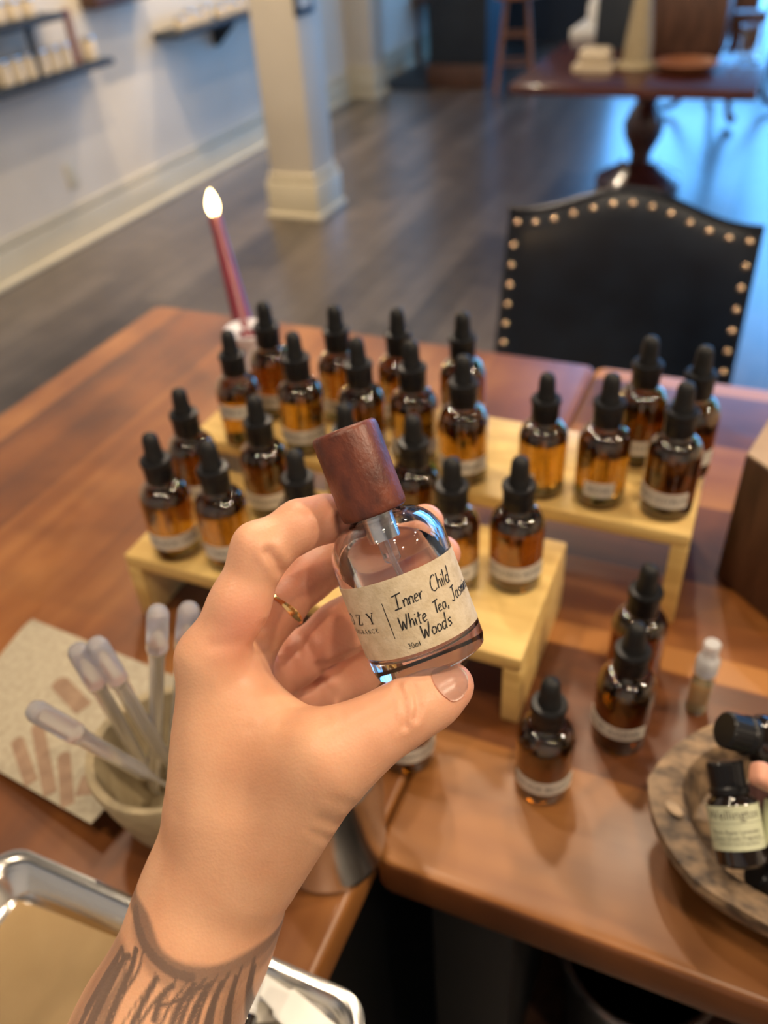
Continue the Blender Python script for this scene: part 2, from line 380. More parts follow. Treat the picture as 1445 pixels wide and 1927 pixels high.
# stool
sx, sy = -1.86, 6.62
o = empty('wooden_stool', (sx, sy, 0), .3); tag(o, 'tall reddish wooden stool standing right of the blue cabinet', 'stool')
bm = bmesh.new(); lathe(bm, [(.13, .60), (.16, .605), (.165, .62), (.16, .635), (.13, .64)], 28); build('seat', bm, M_['orangewood'], o)
for k in range(4):
    a = PI / 4 + k * PI / 2
    bm = bmesh.new(); tube(bm, [(.10 * math.cos(a), .10 * math.sin(a), .605), (.19 * math.cos(a), .19 * math.sin(a), 0.004)], [.014, .017], 10); build('leg', bm, M_['orangewood'], o)
for z, rr in ((.2, .158), (.38, .132)):
    bm = bmesh.new()
    for k in range(4):
        a = PI / 4 + k * PI / 2; b = a + PI / 2
        tube(bm, [(rr * math.cos(a), rr * math.sin(a), z), (rr * math.cos(b), rr * math.sin(b), z)], .008, 8)
    build('stretcher', bm, M_['orangewood'], o)
# far library table
tx0, tx1, ty0, ty1, tz = -.955, -.09, 3.32, 5.75, .72
o = empty('library_table', (-.62, 4.6, 0)); tag(o, 'long dark red pedestal table loaded with wares near the window', 'table')
bm = bmesh.new(); box(bm, ((tx0 + tx1) / 2 + .62, (ty0 + ty1) / 2 - 4.6, tz - .017), (tx1 - tx0, ty1 - ty0, .034), .008); build('tabletop', bm, M_['mahogany'], o)
bm = bmesh.new(); box(bm, (.05, 0, tz - .07), (.5, 1.6, .07), .005); build('apron', bm, M_['mahogany'], o)
bm = bmesh.new(); lathe(bm, [(.055, .12), (.05, .16), (.09, .24), (.10, .30), (.075, .36), (.05, .40), (.065, .44), (.062, .5), (.045, .58), (.05, .66), (.07, .684)], 24); build('pedestal', bm, M_['mahogany'], o)
bm = bmesh.new(); lathe(bm, [(.20, .0), (.215, .02), (.21, .045), (.17, .07), (.12, .095), (.08, .13), (0, .13)], 28); build('pedestal_foot', bm, M_['mahogany'], o)
# wares on it
TZ = .7205
bm = bmesh.new(); box(bm, (-.70, 3.62, TZ + .012), (.15, .12, .024), .003); box(bm, (-.70, 3.62, TZ + .05), (.12, .10, .05), .02); tag(build('soap_box', bm, M_['cream']), 'low cream box on the near end of the dark red table', 'box')
bm = bmesh.new(); lathe(bm, [(.075, 0), (.08, .008), (.055, .03), (.05, .10), (.02, .34), (.012, .36), (0, .36)], 24, Matrix.Translation((-.55, 3.66, TZ))); tag(build('glass_cone_bottle', bm, M_['stone']), 'tall pale cone shaped bottle on the dark red table', 'bottle')
boxobj('framed_board', (-.70, 4.02, TZ + .15), (.17, .02, .30), M_['navy'], 'dark standing board on the dark red table behind the low box', 'board')
boxobj('display_box', (-.42, 4.08, TZ + .115), (.30, .22, .23), M_['darkwood'], 'large dark box in the middle of the dark red table', 'box')
boxobj('cream_lid', (-.42, 4.08, TZ + .2525), (.31, .2, .04), M_['cream'], 'cream slab lying on top of the large dark box', 'slab')
bm = bmesh.new(); lathe(bm, [(.05, 0), (.09, .01), (.115, .035), (.11, .037), (.085, .016), (0, .012)], 32, Matrix.Translation((-.36, 3.60, TZ))); tag(build('copper_dish', bm, M_['orangewood']), 'shallow copper coloured dish on the near end of the red table', 'dish')
bm = bmesh.new(); lathe(bm, [(.04, 0), (.045, .005), (.045, .12), (.042, .12), (.042, .008), (0, .008)], 24, Matrix.Translation((-.16, 3.82, TZ))); tag(build('glass_jar', bm, M_['clear']), 'clear glass jar at the right end of the red table', 'jar')
boxobj('white_tray', (-.86, 4.45, TZ + .02), (.17, .4, .04), M_['white'], 'bright white tray at the left rear of the red table', 'tray', .006)
for k, (x, y, r) in enumerate(((-.86, 4.36, .035), (-.80, 4.52, .032), (-.90, 4.58, .03))):
    bm = bmesh.new(); lathe(bm, [(r * .7, 0), (r, .02), (r, .08), (r * .6, .10), (0, .105)], 20, Matrix.Translation((x, y, TZ + .0405)))
    tag(build('white_jar', bm, M_['white']), ('nearest', 'right-hand', 'rearmost')[k] + ' white jar on the bright tray at the rear of the red table', 'jar', 'white jars on the tray')
for k, (x, y, z, s) in enumerate(((-.62, 4.55, .12, .16), (-.2, 4.3, .1, .13), (-.3, 4.9, .14, .2))):
    boxobj('dark_ware_box', (x, y, TZ + z / 2), (s, s * .8, z), M_['darkwood'], ['dark brown box behind the standing board on the red table', 'dark brown box beside the large dark box on the red table', 'dark brown box farthest back on the red table'][k], 'box')
# second little table with curled feet behind
o = empty('tripod_table', (-.38, 6.2, 0)); tag(o, 'dark round side table with curled legs behind the long red table', 'table')
bm = bmesh.new(); lathe(bm, [(.32, .66), (.335, .67), (.335, .685), (.32, .69)], 32); build('tabletop', bm, M_['darkwood'], o)
bm = bmesh.new(); lathe(bm, [(.03, .18), (.05, .22), (.035, .32), (.05, .42), (.03, .5), (.04, .66)], 20); build('pedestal', bm, M_['darkwood'], o)
for k in range(4):
    a = R(-75) + k * PI / 2; c, s = math.cos(a), math.sin(a)
    pts = smoothpath([(.02 * c, .02 * s, .3), (.10 * c, .10 * s, .30), (.2 * c, .2 * s, .18), (.28 * c, .28 * s, .06), (.36 * c, .36 * s, .035), (.40 * c, .40 * s, .06)], 5)
    bm = bmesh.new(); tube(bm, pts, [.024 - .008 * i / len(pts) for i in range(len(pts) - 5)] + [.02, .024, .028, .028, .02], 10); build('leg', bm, M_['darkwood'], o)

# ------------------------------------------------------------------ chair
def chair():
    x0, x1, yb = -.440, .012, 1.575
    W = x1 - x0
    o = empty('dining_chair', ((x0 + x1) / 2, 1.3, 0)); tag(o, 'black leather chair with brass nails and arched back behind the table', 'chair')
    # back plane: leans from (y 1.46, z .46) to (y 1.575, z .86)
    def P(u, z): return Vector((u, 1.46 + (z - .46) * .2875 - 1.3, z))
    def topz(u):
        t = u / (W / 2)
        return .862 + .046 * (.5 + .5 * math.cos(PI * min(1, abs(t) * 1.08))) ** 1.1
    th = .05; n = Vector((0, -1, .2875)).normalized()
    bm = bmesh.new(); NU, NV = 28, 14
    def grid(side):
        g = []
        for i in range(NU + 1):
            u = -W / 2 + W * i / NU; rowv = []
            for j in range(NV + 1):
                zt = topz(u); z = .50 + (zt - .50) * j / NV
                e = min(1, min(i, NU - i) / 2.5) * min(1, min(j, NV - j) / 1.8)
                puff = (.012 + .012 * e ** .5) if side > 0 else .02
                rowv.append(bm.verts.new(P(u, z) + n * puff * side))
            g.append(rowv)
        return g
    A, B = grid(1), grid(-1)
    for i in range(NU):
        for j in range(NV):
            bm.faces.new((A[i][j], A[i + 1][j], A[i + 1][j + 1], A[i][j + 1])); bm.faces.new((B[i][j], B[i][j + 1], B[i + 1][j + 1], B[i + 1][j]))
    for i in range(NU):
        for j in (0, NV): bm.faces.new((A[i][j], A[i + 1][j], B[i + 1][j], B[i][j]))
    for j in range(NV):
        for i in (0, NU): bm.faces.new((A[i][j], A[i][j + 1], B[i][j + 1], B[i][j]))
    build('backrest', bm, M_['leather'], o, angle=50)
    # piping along the top
    bm = bmesh.new(); tube(bm, [P(-W / 2 + W * i / 24, topz(-W / 2 + W * i / 24)) + n * .012 for i in range(25)], .006, 8); build('piping', bm, M_['leather'], o)
    # nails: one part each
    nb = bmesh.new(); lathe(nb, [(.0068, 0), (.0066, .0015), (.0045, .004), (0, .005)], 10)
    nme = bpy.data.meshes.new('brass_nail'); nb.to_mesh(nme); nb.free(); nme.shade_smooth(); nme.materials.append(M_['nail'])
    q = n.to_track_quat('Z', 'Y').to_matrix().to_4x4()
    def nail(u, z, d=.0145):
        k = mesh_obj('brass_nail', nme, None, o); k.matrix_local = Matrix.Translation(P(u, z) + n * d) @ q
    for i in range(13):
        u = -W / 2 + .02 + (W - .04) * i / 12; nail(u, topz(u) - .022, .018)
    for j in range(1, 9):
        for s in (-1, 1): nail(s * (W / 2 - .018), .836 - .036 * j, .018)
    bm = bmesh.new(); box(bm, (0, -.075, .46), (W + .02, .44, .09), .03, seg=3); build('seat', bm, M_['leather'], o)
    bm = bmesh.new(); box(bm, (0, -.075, .40), (W, .42, .04), .004); build('seat_rail', bm, M_['darkwood'], o)
    for sx in (-1, 1):
        bm = bmesh.new(); tube(bm, [(sx * (W / 2 - .03), -.26, .40), (sx * (W / 2 - .03), -.265, .005)], [.022, .014], 10); build('leg', bm, M_['darkwood'], o)
        bm = bmesh.new(); tube(bm, [(sx * (W / 2 - .03), .12, .40), (sx * (W / 2 - .03), .14, .2), (sx * (W / 2 - .03), .20, .005)], [.022, .02, .015], 10); build('leg', bm, M_['darkwood'], o)
chair()

# ------------------------------------------------------------------ the two tables
T = .92
LX = -.141           # the line where the tables meet
def table(name, x0, x1, y0, y1, m, label, legs):
    o = empty(name, ((x0 + x1) / 2, (y0 + y1) / 2, 0)); tag(o, label, 'table')
    cx, cy = (x0 + x1) / 2, (y0 + y1) / 2
    bm = bmesh.new(); b2 = bmesh.new(); bmesh.ops.create_cube(b2, size=1); bmesh.ops.scale(b2, vec=(x1 - x0, y1 - y0, .034), verts=b2.verts)
    bmesh.ops.bevel(b2, geom=[e for e in b2.edges if abs(e.verts[0].co.z - e.verts[1].co.z) > .01], offset=.012, segments=4, profile=.5, affect='EDGES')
    bmesh.ops.bevel(b2, geom=[e for e in b2.edges if abs(e.verts[0].co.z - e.verts[1].co.z) < 1e-5 and len(e.link_faces) == 2 and abs(abs(e.link_faces[0].normal.z) - abs(e.link_faces[1].normal.z)) > .5], offset=.005, segments=3, profile=.5, affect='EDGES')
    merge(bm, b2, Matrix.Translation((cx, cy, T - .017)))
    top = build('tabletop', bm, m); top.parent = o; top.matrix_parent_inverse = Matrix.Translation((-cx, -cy, 0))
    for lx, ly in legs:
        bm = bmesh.new(); box(bm, (lx - cx, ly - cy, (T - .035) / 2), (.06, .06, T - .036), .003); build('leg', bm, M_['black'], o)
    bm = bmesh.new()
    box(bm, (0, (y1 - y0) / 2 - .06, T - .065), (x1 - x0 - .12, .02, .055)); box(bm, (0, 0, T - .065), (x1 - x0 - .12, .02, .055)); build('apron', bm, M_['black'], o)
table('wooden_table', -.765, LX - .0006, -.36, .897, M_['table_y'], 'reddish wooden table on the left carrying candle, cup and steel tray', ((-.72, -.3), (LX - .06, -.3), (-.72, .84), (LX - .06, .84)))
table('wooden_table', LX + .0006, .95, .238, .897, M_['table_x'], 'reddish wooden table on the right carrying the carved bowl and block', ((LX + .055, .30), (.9, .30), (LX + .055, .84), (.9, .84)))

def panel(name, c, sz, m, par):
    bm = bmesh.new(); box(bm, (0, 0, 0), sz, .002); o_ = build(name, bm, m, par); o_.location = Vector(c) - par.location
tabs = [o_ for o_ in col.objects if o_.name.startswith('wooden_table')]
RT = tabs[1]
panel('side_panel', (LX + .05, .50, (T - .036) / 2), (.05, .36, T - .037), M_['black'], RT)
panel('blocking_panel', (.42, .70, (T - .036) / 2), (1.0, .02, T - .037), M_['darkwood'], RT)  # added panel, blocks the blue-lit floor behind and keeps the underside dark
panel('lower_shelf', (.42, .50, .30), (.98, .38, .02), M_['darkwood'], RT)
LT_ = tabs[0]
panel('side_panel', (LX - .06, .26, (T - .036) / 2), (.05, 1.1, T - .037), M_['black'], LT_)
bx, by = .05, .38
o = empty('wire_basket', (.037, .455, .311)); tag(o, 'round black basket standing on the lower shelf under the right table', 'basket')
bm = bmesh.new(); lathe(bm, [(.060, .0), (.063, .004), (.076, .185), (.080, .19), (.076, .195), (.073, .185), (.058, .012), (0, .01)], 40); build('basket_body', bm, M_['black'], o)
bm = bmesh.new(); tube(bm, [(.079 * math.cos(2 * PI * k / 40), .079 * math.sin(2 * PI * k / 40), .193) for k in range(40)], .004, 8, closed=True); build('basket_rim', bm, M_['silver'], o)
bm = bmesh.new()
box(bm, (-.16, .44, .36), (.10, .012, .14), .003, mw=Matrix.Rotation(.5, 4, 'Y') @ Matrix.Rotation(.5, 4, 'X'))
bm.free()
boxobj('paper_stack', (.005, .345, .33), (.12, .06, .038), M_['white'], 'stack of white paper on the shelf under the right table', 'paper stack', .002, .25)

# ------------------------------------------------------------------ risers
def riser(x0, x1, y0, y1, h, label, cuts=0):
    o = empty('display_riser', ((x0 + x1) / 2, (y0 + y1) / 2, T)); tag(o, label, 'riser'); w, d = x1 - x0, y1 - y0; t = .0125
    bm = bmesh.new(); box(bm, (0, 0, h - t / 2), (w, d, t), .002); build('riser_top', bm, M_['pine'], o)
    for s in (-1, 1):
        bm = bmesh.new(); box(bm, (s * (w / 2 - t / 2), 0, (h - t) / 2), (t, d, h - t - .0004), .001); build('side_panel', bm, M_['pine'], o)
H1, H2 = .065, .089
riser(-.404, -.085, .367, .494, H1, 'low pale pine riser in front, carrying two rows of bottles')
riser(-.425, .0005, .500, .612, H2, 'high pale pine riser behind the low one')

# ------------------------------------------------------------------ dropper bottles
HB = .109; RB = .0193
def prof_body():
    p = [(0, .001), (.0135, .0008), (.0165, 0), (.0188, .0012), (RB, .0035), (RB, .048)]
    for k in range(1, 9):
        a = k / 8 * PI / 2; p.append((.0105 + (RB - .0105) * math.cos(a), .048 + .0145 * math.sin(a)))
    p += [(.0092, .0650), (.0088, .069)]
    return p
TH = .0016
def inner_wall(level):
    'inside of the glass from the mouth down to the oil surface'
    p = [(.0070, .069), (.0073, .0640)]; n = 10
    for k in range(n, -1, -1):
        a = k / n * PI / 2; z = .047 + .0140 * math.sin(a)
        if z > level: p.append((.0090 + (RB - TH - .0090) * math.cos(a), z))
    return p + [(rin(level), level)]
def rin(z):
    if z <= .047: return RB - TH
    return .0090 + (RB - TH - .0090) * math.sqrt(max(0, 1 - ((z - .047) / .014) ** 2))
def make_mesh(name, bm, m, angle=40, recalc=True):
    if recalc: bmesh.ops.recalc_face_normals(bm, faces=bm.faces)
    me = bpy.data.meshes.new(name); bm.to_mesh(me); bm.free(); me.shade_smooth(); me.set_sharp_from_angle(angle=R(angle))
    for x in (m if isinstance(m, (list, tuple)) else [m]): me.materials.append(x)
    return me
def body_mesh(level):
    bm = bmesh.new(); lathe(bm, prof_body() + inner_wall(level), 40, cap0=False, cap1=False)
    for f in bm.faces:      # normals away from the glass
        c = f.calc_center_median(); f.normal_update(); rad = Vector((c.x, c.y, 0))
    return make_mesh('glass_body', bm, M_['amber'], recalc=False)
def liquid_mesh(level, m):
    p = [(0, .0042), (RB - TH - .002, .0047), (RB - TH, .0062)]
    if level > .047: p += [(RB - TH, .047)] + [(rin(.047 + (level - .047) * k / 4), .047 + (level - .047) * k / 4) for k in range(1, 5)]
    else: p += [(RB - TH, level)]
    bm = bmesh.new(); lathe(bm, p, 40, cap0=False, cap1=False); lathe(bm, [(p[-1][0], level), (0, level)], 40, cap0=False, cap1=False, mi=1)
    return make_mesh('oil', bm, [m, M_['oiltop']], recalc=False)
LEV = [.050, .045, .052, .040]
BODY = [body_mesh(v) for v in LEV]
LIQ = [liquid_mesh(LEV[0], M_['oil']), liquid_mesh(LEV[1], M_['oil']), liquid_mesh(LEV[2], M_['oildark']), liquid_mesh(LEV[3], M_['oildark'])]
bm = bmesh.new()
lathe(bm, [(.0089, .0685), (.0102, .0658), (.0105, .0668), (.0106, .0795), (.0102, .0812), (.0112, .0800), (.0117, .0812), (.0117, .0832), (.0109, .0845), (.0076, .0848), (.0076, .084), (0, .084)], 48, cap0=False,
      fr=lambda a, i: 1 + (.02 * (1 if int(a / (2 * PI) * 48) % 2 else -1) if 2 <= i <= 4 else 0))
COLLAR = make_mesh('collar', bm, M_['blackplastic'])
bm = bmesh.new(); lathe(bm, [(.0074, .0845), (.0074, .0860), (.0069, .0880), (.0065, .092), (.0062, .0985), (.0058, .1015), (.0046, .1040), (.0022, .1053), (0, .1055)], 28); BULB = make_mesh('rubber_bulb', bm, M_['rubber'])
bm = bmesh.new(); lathe(bm, [(.0034, .0685), (.0034, .018), (.0016, .011), (.0009, .0108), (.0027, .019), (.0027, .0685)], 16, cap0=False, cap1=False); PIPE = make_mesh('glass_pipette', bm, M_['clear'])
def dropper(x, y, z, label, text, lz=.013, lh=.0125, span=68, rot=0, liq=0, group=None, s=1.0):
    """rot turns the label away from facing the camera"""
    face = math.atan2(-y, -x) + R(rot)            # the paper label is turned toward the front of the table
    o = empty('dropper_bottle', (x, y, z + .0003), face + PI / 2); tag(o, label, 'bottle', group)
    if s != 1: o.scale = (s, s, s)
    mesh_obj('glass_body', BODY[liq], None, o); mesh_obj('oil', LIQ[liq], None, o); mesh_obj('collar', COLLAR, None, o); mesh_obj('rubber_bulb', BULB, None, o); mesh_obj('glass_pipette', PIPE, None, o)
    bm = bmesh.new(); band(bm, RB + .00005, lz, lz + lh, -PI / 2 - R(span), -PI / 2 + R(span)); lb = build('paper_label', bm, M_['paper'], o, angle=60)
    if text:
        bm = bmesh.new(); bend_text(bm, text, .0068, RB + .0003, lz + lh * .5); build('lettering', bm, M_['fadedink'], lb, smooth=False)
    return o
Z1, Z2 = T + H1, T + H2
def at_front(px): pass
D = dropper
# low riser, front row
FR = [(-0.3668, 0.3893, 0.985), (-0.3206, 0.3933, 0.985), (-0.2573, 0.4026, 0.985), (-0.1532, 0.4269, 0.985), (-0.1114, 0.4423, 0.985)]
D(FR[0][0], FR[0][1], Z1, 'amber dropper bottle labelled BLACK TEA at the left front corner of the low riser', 'BLACK TEA', rot=-8)
D(FR[1][0], FR[1][1], Z1, 'amber dropper bottle just left of the index finger, second in the low front row', 'VANILLA')
D(FR[2][0], FR[2][1], Z1, 'amber dropper bottle whose cap shows just above the index finger', 'LEMONGRASS')
D(FR[3][0], FR[3][1], Z1, 'amber dropper bottle half hidden behind the perfume bottle, right of the fingertips', 'JASMINE')
D(FR[4][0], FR[4][1], Z1, 'amber dropper bottle labelled GOLDEN AMBER at the right end of the low riser', 'GOLDEN AMBER', rot=4, liq=2)
BR_ = [(-0.3837, 0.4507, 0.985), (-0.3215, 0.4588, 0.985), (-0.2508, 0.4681, 0.985), (-0.1973, 0.4687, 0.985)]
D(BR_[0][0], BR_[0][1], Z1, 'amber dropper bottle at the left end of the low riser rear row', 'SEA SALT', rot=-5, liq=2)
D(BR_[1][0], BR_[1][1], Z1, 'amber dropper bottle second from left in the low riser rear row, labelled CARDAMOM', 'CARDAMOM', rot=-12, liq=2)
D(BR_[2][0], BR_[2][1], Z1, 'amber dropper bottle hidden but for its bulb behind the wooden cap', 'TONKA')
D(BR_[3][0], BR_[3][1], Z1, 'amber dropper bottle immediately right of the wooden cap', 'FIG', liq=2)
# high riser, front row
HF = [(-0.375, 0.5149, 1.009), (-0.3175, 0.5195, 1.009), (-0.2648, 0.5248, 1.009), (-0.2226, 0.532, 1.009), (-0.177, 0.5208, 1.009), (-0.1151, 0.5227, 1.009), (-0.0709, 0.5253, 1.009), (-0.0222, 0.5278, 1.009)]
D(HF[0][0], HF[0][1], Z2, 'amber dropper bottle in front of the candle, its paper band set high', 'WHITE MUSK', lz=.030, rot=0, liq=1, s=.96)
D(HF[1][0], HF[1][1], Z2, 'amber dropper bottle labelled SANDALWOOD, second in the high front row', 'SANDALWOOD', rot=-8)
D(HF[2][0], HF[2][1], Z2, 'amber dropper bottle rising behind the top of the wooden cap', 'CEDAR', liq=2)
D(HF[3][0], HF[3][1], Z2, 'amber dropper bottle fourth in the high front row, right of the wooden cap', 'BERGAMOT', rot=-6)
D(HF[4][0], HF[4][1], Z2, 'amber dropper bottle labelled CASHMERE, last of the crowded group on the high riser', 'CASHMERE', rot=-6, liq=1)
D(HF[5][0], HF[5][1], Z2, 'yellow-amber dropper bottle with a small label turned left', '', span=22, rot=-38, liq=0, s=.95)
D(HF[6][0], HF[6][1], Z2, 'amber dropper bottle with the short label ROSE', 'ROSE', span=34, liq=1)
D(HF[7][0], HF[7][1], Z2, 'amber dropper bottle labelled CITRUS at the right front corner of the high riser', 'SOFT CITRUS', rot=-14, liq=2, span=62)
HR = [(-0.3694, 0.5637, 1.009), (-0.3077, 0.5737, 1.009), (-0.2551, 0.5829, 1.009), (-0.2018, 0.5907, 1.009), (-0.055, 0.5888, 1.009), (-0.0164, 0.5843, 1.009)]
for i, (lb, q) in enumerate((('amber dropper bottle right of the candle holder in the rear row', 2), ('amber dropper bottle second in the high riser rear row', 0), ('amber dropper bottle third in the high riser rear row, its shoulder glowing orange', 1),
                  ('amber dropper bottle directly behind the CASHMERE bottle', 2), ('amber dropper bottle in the rear row before the black chair seat back', 3), ('amber dropper bottle directly behind the CITRUS bottle', 3))):
    D(HR[i][0], HR[i][1], Z2, lb, ['OAKMOSS', 'NEROLI', 'PATCHOULI', 'SAGE', 'LOTUS', 'PEONY'][i], liq=q, rot=(-6, -4, 0, 0, 0, 3)[i])
# on the table
TBL = [(-0.0202, 0.4395, 0.92), (-0.0188, 0.3834, 0.92), (-0.0575, 0.3274, 0.92), (-0.1486, 0.3186, 0.92)]
D(TBL[0][0], TBL[0][1], T, 'amber dropper bottle on the table beside the high riser leg', '', liq=2, span=20, rot=120)
D(TBL[1][0], TBL[1][1], T, 'amber dropper bottle on the table labelled PINK AGAVE', 'PINK AGAVE', rot=-14, liq=3, lz=.017, lh=.011)
D(TBL[2][0], TBL[2][1], T, 'amber dropper bottle nearest the table front edge, labelled ORANGE', 'ORANGE BLOSSOM', rot=8, liq=3, s=.95)
D(TBL[3][0], TBL[3][1], T, 'amber dropper bottle on the table mostly hidden beneath the thumb', 'ROSEWOOD', rot=8, liq=2)

# ------------------------------------------------------------------ candle
cxy = (-0.495, 0.7163, 0.92)
o = empty('candle_holder', (cxy[0], cxy[1], T + .0003)); tag(o, 'white ceramic candle holder behind the bottles at left', 'candle holder')
bm = bmesh.new(); lathe(bm, [(0, .001), (.036, 0), (.038, .003), (.034, .008), (.020, .016), (.0145, .028), (.0135, .05), (.0155, .064), (.017, .070), (.0235, .076), (.0255, .081), (.0245, .083), (.0205, .0795), (.0128, .0775), (.0122, .058), (0, .057)], 40); build('holder_body', bm, M_['ceramic'], o)
tip = Vector((-0.60851, 0.85432, 1.06856))
c0 = Vector((cxy[0], cxy[1], T + .0590))
tip = c0 + (Vector((tip.x, tip.y, tip.z)) - c0)
o = empty('taper_candle', c0); tag(o, 'burning dark red taper candle leaning in the white holder', 'candle')
ax = (tip - c0); L = ax.length; q = ax.to_track_quat('Z', 'Y').to_matrix().to_4x4()
wax = noisy('red_wax', (.13, .006, .018), (.17, .009, .024), 20, rough=.35, sss=.05)
wax.node_tree.nodes['Principled BSDF'].inputs['Subsurface Radius'].default_value = (.02, .004, .004)
bm = bmesh.new(); lathe(bm, [(.0108, 0), (.0114, .03), (.0105, L * .4), (.0090, L * .7), (.0080, L * .93), (.0087, L * .97), (.0080, L), (.006, L - .002), (0, L - .003)], 24, q); build('wax', bm, wax, o)
bm = bmesh.new(); tube(bm, [q @ Vector((0, 0, L - .003)), q @ Vector((0, 0, L + .004)), q @ Vector((0, 0, L + .008)) + Vector((.002, 0, 0))], .0009, 8); build('wick', bm, M_['black'], o)
fl = bpy.data.materials.new('flame'); n, l = nodes(fl); n.remove(n['Principled BSDF']); em = n.new('ShaderNodeEmission'); em.inputs[0].default_value = (1, .72, .30, 1); em.inputs[1].default_value = 22; l.new(em.outputs[0], n['Material Output'].inputs[0])
bm = bmesh.new(); lathe(bm, [(0, 0), (.004, .002), (.0066, .008), (.0073, .013), (.0064, .020), (.0038, .027), (.0015, .031), (0, .033)], 20, Matrix.Translation(q @ Vector((0, 0, L + .0035)))); build('flame', bm, fl, o)
pl = bpy.data.lights.new('candle_light', 'POINT'); pl.energy = .9; pl.color = (1, .6, .25); pl.shadow_soft_size = .01
plo = bpy.data.objects.new('candle_light', pl); col.objects.link(plo); plo.location = c0 + q @ Vector((0, 0, L + .06)) 

# ------------------------------------------------------------------ hexagonal block
A = Vector((0.0253, 0.5675, 0.92)); B = Vector((0.0679, 0.529, 0.92))
e = (B - A).normalized(); nrm = Vector((-e.y, e.x, 0)); sl = .075
poly = []; p = A.copy(); d = e.copy()
for k in range(6):
    poly.append((p.x, p.y)); p = p + d * sl; d = Matrix.Rotation(PI / 3, 3, 'Z') @ d
bm = bmesh.new(); prism(bm, [(x - A.x, y - A.y) for x, y in poly], 0, .120, bev=.0015)
o = build('wooden_block', bm, M_['walnut']); o.location = (A.x, A.y, T + .0003); tag(o, 'dark hexagonal wooden block cut by the right picture edge', 'block')
cxh = sum(x for x, y in poly) / 6 - A.x; cyh = sum(y for x, y in poly) / 6 - A.y
bm = bmesh.new(); prism(bm, [((x - A.x - cxh) * .985 + cxh, (y - A.y - cyh) * .985 + cyh) for x, y in poly], .120, .1215); build('end_grain_top', bm, M_['endgrain'], o)

# ------------------------------------------------------------------ sample vial
v = (0.0272, 0.4233, 0.92)
o = empty('sample_vial', (v[0], v[1], T + .0003)); tag(o, 'tiny clear spray vial standing behind the carved bowl', 'vial')
bm = bmesh.new(); lathe(bm, [(0, .0006), (.0062, 0), (.0074, .0012), (.0075, .033), (.0060, .0365), (.0056, .040), (.0044, .040), (.0046, .036), (.0063, .0325), (.0064, .0035), (0, .003)], 28); build('vial_glass', bm, M_['clear'], o)
bm = bmesh.new(); lathe(bm, [(0, .0028), (.0062, .0031), (.0066, .0037), (.0066, .0290), (0, .0290)], 28); build('vial_liquid', bm, mat('yellow_scent', color=(.93, .86, .55), trans=.75, rough=.05, ior=1.2), o)
bm = bmesh.new(); lathe(bm, [(.0058, .0372), (.0074, .0385), (.0076, .050), (.0062, .0525), (.0050, .0535), (.0055, .0645), (.0050, .0655), (0, .0657)], 28); build('spray_cap', bm, mat('frosted_plastic', color=(.88, .88, .9), rough=.3, trans=.55, ior=1.3), o)
bm = bmesh.new(); lathe(bm, [(.003, .041), (.0038, .042), (.0038, .051), (.003, .052)], 16); build('spray_pump', bm, M_['white'], o)

# ------------------------------------------------------------------ carved bowl with oil bottles
BC = Vector((.118, .322, T + .0003)); 
def bowl_r(a, ax, ay, p=2.3):
    c, s = abs(math.cos(a)) / ax, abs(math.sin(a)) / ay
    r = (c ** p + s ** p) ** (-1 / p)
    return r
o = empty('dough_bowl', BC); tag(o, 'weathered carved wooden bowl with thick rim holding oil bottles', 'bowl')
bm = bmesh.new(); NS = 64; rings = []
def facet(a):   # hand hewn facets
    k = PI / 5; t = (a % k) - k / 2; return 1 + .035 * (1 / math.cos(t) - 1.0) / (1 / math.cos(k / 2) - 1)
prof = [(.060, .035, 0), (.085, .052, .004), (.103, .067, .030), (.1085, .0715, .040), (.108, .071, .045), (.100, .063, .0465), (.092, .056, .0465), (.0885, .0525, .040), (.082, .047, .020), (.060, .030, .010), (.02, .012, .008)]
for i, (a_, b_, z) in enumerate(prof):
    ring = []
    for k in range(NS):
        a = 2 * PI * k / NS; r = bowl_r(a, a_, b_) * (facet(a) if 1 <= i <= 5 else (facet(a) * .5 + .5)) * (1 + .012 * math.sin(5 * a + i))
        ring.append(bm.verts.new((r * math.cos(a), r * math.sin(a), z + (.0015 * math.sin(3 * a + 1) if 3 <= i <= 7 else 0))))
    rings.append(ring)
for a, b in zip(rings[:-1], rings[1:]):
    for k in range(NS): bm.faces.new((a[k], a[(k + 1) % NS], b[(k + 1) % NS], b[k]))
bm.faces.new(rings[0][::-1]); bm.faces.new(rings[-1]); build('bowl_body', bm, M_['bowl'], o, angle=28)
pt = Vector((0.022, 0.3049, 0.967))
bm = bmesh.new(); b2 = bmesh.new(); bmesh.ops.create_icosphere(b2, subdivisions=3, radius=1); bmesh.ops.scale(b2, vec=(.0058, .0034, .0010), verts=b2.verts)
merge(bm, b2, Matrix.Translation(pt - BC + Vector((0, 0, .0003))) @ Matrix.Rotation(R(-35), 4, 'Z')); build('rim_chip', bm, M_['endgrain'], o)
